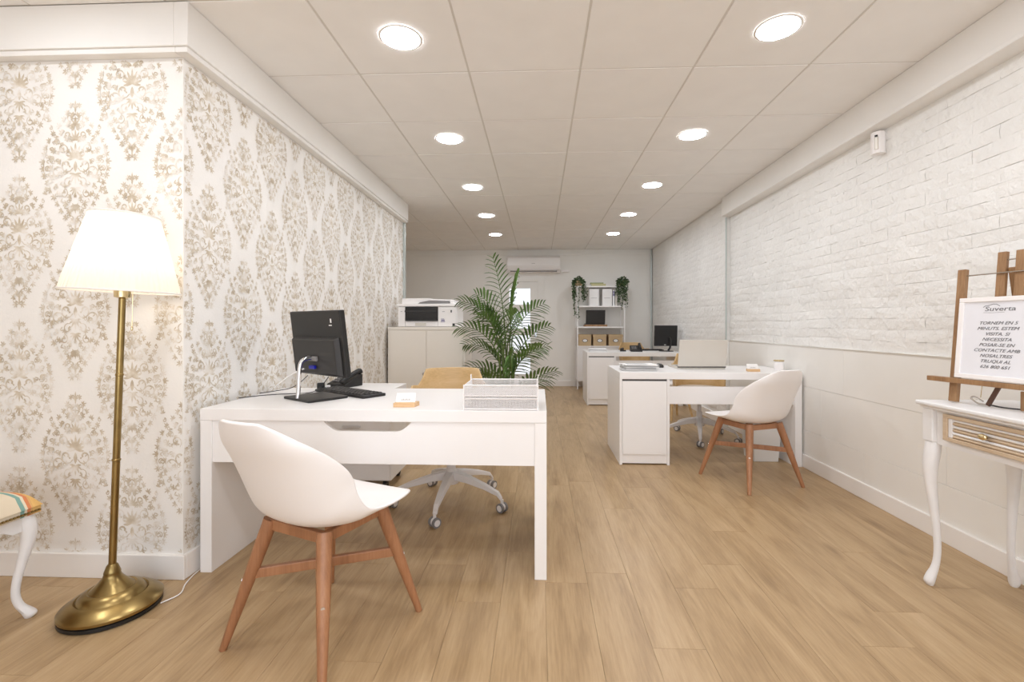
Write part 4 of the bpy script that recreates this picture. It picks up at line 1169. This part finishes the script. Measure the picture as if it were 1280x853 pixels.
B(.028, .046, -dy+.0585, -.0585, .605, .7498).build('front_apron', M['consolewhite'], t)
B(wx-.05, wx-.034, -dy+.0585, -.0585, .605, .7498).build('rear_apron', M['consolewhite'], t)
for y_ in (-.042, -dy+.024): B(.0625, wx-.0715, y_, y_+.018, .605, .7498).build('side_apron', M['consolewhite'], t)
dw = MB()
y0, y1 = -dy+.10, -.105
z0, z1 = .634, .740
for a in ((y0, y1, z1-.014, z1), (y0, y1, z0, z0+.014), (y0, y0+.02, z0+.014, z1-.014), (y1-.02, y1, z0+.014, z1-.014)): dw.box(.012, .0278, *a)
dro = dw.build('drawer', M['drawerwood'], t, bevel=.0015)
for k in range(6):
    zc = z0+.014 + (k+.5)*(z1-z0-.028)/6
    T = Matrix(((0, 0, 1, 0), (1, 0, 0, 0), (0, 1, 0, 0), (0, 0, 0, 1)))
    MB().tube([(.0225, y0+.045, zc), (.0225, y1-.04, zc)], .0055, 8).build('drawer_slat', M['consolewhite'] if k % 2 else M['drawerwood'], dro, smooth=60)
for a, b_ in ((y0+.0205, y0+.0445), (y1-.0395, y1-.0205)): B(.016, .0278, a, b_, z0+.0145, z1-.0145).build('drawer_edge', M['consolewhite'], dro, bevel=.003)
B(.024, .0278, y0+.045, y1-.04, z0+.0145, z1-.0145).build('drawer_panel', M['drawerwood'], dro)
yk = -.105-.29*.0 + (y1*0) ; 
for yk in (1.795-CY1,):
    MB().tube([(.016, yk, .688), (.006, yk, .688)], .006, 10).lathe([(.001, -.012), (.010, -.008), (.012, 0), (.010, .008), (.001, .012)], 14, (.000, yk, .688), sx=.8, sy=1.4).build('drawer_knob', M['gold'], dro, smooth=50)

# ------------------------------------------------------------------ easel with framed notice
be = radians(12)
bx, by = cos(be), sin(be); rx_, ry_ = sin(be), -cos(be)
# local frame: +X runs right along the ledge (towards the camera), +Y goes back to the wall, z up
EZ = .780
t = thing('table_easel', 'brown wooden table easel standing on the white console table', 'easel', (1.722, 2.02, EZ), math.atan2(ry_, rx_))
def lean(x, z, off=0.0): return Vector((x, z*.09 + off, z))
HW = .16
MB().bar(lean(0, .004), lean(0, .552), .020, .030, up=(1, 0, 0)).build('side_post', M['easel'], t, bevel=.002)
MB().bar(lean(2*HW, .004), lean(2*HW, .552), .020, .030, up=(1, 0, 0)).build('side_post', M['easel'], t, bevel=.002)
for s_ in (-1, 1):
    MB().bar(lean(HW+s_*.030, .11, .012), lean(HW+s_*.030, .607, .012), .016, .030, up=(1, 0, 0)).build('centre_slat', M['easel'], t, bevel=.002)
MB().bar(lean(-.085, .094, -.026), lean(2*HW+.085, .094, -.026), .026, .020).build('ledge', M['easel'], t, bevel=.002)
MB().tube([lean(0, .525), lean(2*HW, .525)], .0028, 8).build('steel_rod', M['mirror'], t)
MB().tube([lean(HW-.03, .575, .012), lean(HW+.03, .575, .012)], .003, 8).build('steel_rod', M['mirror'], t)
MB().bar(lean(HW, .545, .018), (HW, .155, .022), .026, .014, up=(0, 1, 0)).build('rear_leg', M['easel'], t, bevel=.002)
MB().bar(lean(HW-.018, .085, .02), lean(HW-.050, .004, .018), .015, .010, up=(0, 1, 0)).build('brace', M['red'], t, bevel=.002)
MB().bar(lean(HW+.065, .075, .02), lean(HW+.070, .003, .018), .026, .010, up=(0, 1, 0)).build('foot_block', M['easel'], t, bevel=.002)
MB().tube(catmull([lean(HW-.055, .010, .016), lean(HW, .006, .014), lean(HW+.06, .008, .016)], 6), .003, 6).build('strap', M['darkgrey'], t)
MB().tube(catmull([lean(HW-.052, .008, .012), lean(HW-.075, .010, .004), lean(HW-.098, .026, .002), lean(HW-.088, .033, .006), lean(HW-.062, .018, .012)], 5), .0032, 6).build('metal_hoop', M['mirror'], t)
MB().tube([lean(HW-.066, .082, .006), lean(HW-.068, .034, .006)], .0012, 5).build('chain', M['gold'], t)

t = thing('notice_frame', 'white framed notice about calling back, resting on the wooden easel', 'framed sign', (1.722, 2.02, EZ), math.atan2(ry_, rx_))
tl = math.atan(.09)
F0x, F1x, F0z, F1z = .020, .292, .108, .432
Tf = Matrix.Translation((0, -.030, 0)) @ Matrix.Rotation(-tl, 4, 'X')
fw = .018
fr = MB().box(F0x, F1x, -.006, .012, F0z, F0z+fw, Tf).box(F0x, F1x, -.006, .012, F1z-fw, F1z, Tf).box(F0x, F0x+fw, -.006, .012, F0z+fw, F1z-fw, Tf).box(F1x-fw, F1x, -.006, .012, F0z+fw, F1z-fw, Tf)
fr.build('frame', M['shell'], t, bevel=.002)
MB().box(F0x+fw, F1x-fw, .0, .006, F0z+fw, F1z-fw, Tf).build('sheet', mat('notice paper', (.80, .80, .84), .35), t)
cxm = (F0x+F1x)/2
def on_sheet(x, z): return Tf @ Vector((x, -.0006, z))
rot = (pi/2 - tl, 0, 0)
lines = ['TORNEM EN 5', 'MINUTS. ESTEM', 'VISITA. SI', 'NECESSITA', 'POSAR-SE EN', 'CONTACTE AMB', 'NOSALTRES', 'TRUQUI AL', '626 800 651']
for i, ln in enumerate(lines):
    text('notice_text', ln, .0175, M['ink'], t, on_sheet(cxm, .330 - i*.0212), rot, shear=.35, xs=1.12)
text('logo_text', 'Suverta', .024, M['ink'], t, on_sheet(cxm+.004, .385), rot, shear=.15, xs=1.4)
lg = MB().tube([on_sheet(cxm + a, b_) for a, b_ in ((-.052, .392), (-.045, .398), (-.03, .400), (-.018, .405), (-.008, .404), (.004, .396))], .0009, 5)
lg.tube([on_sheet(cxm + a, b_) for a, b_ in ((-.05, .372), (-.02, .3705), (.02, .372))], .0004, 4)
lg.build('logo_swoosh', M['ink'], t)
print('planks', planks, 'bricks', near_bricks)
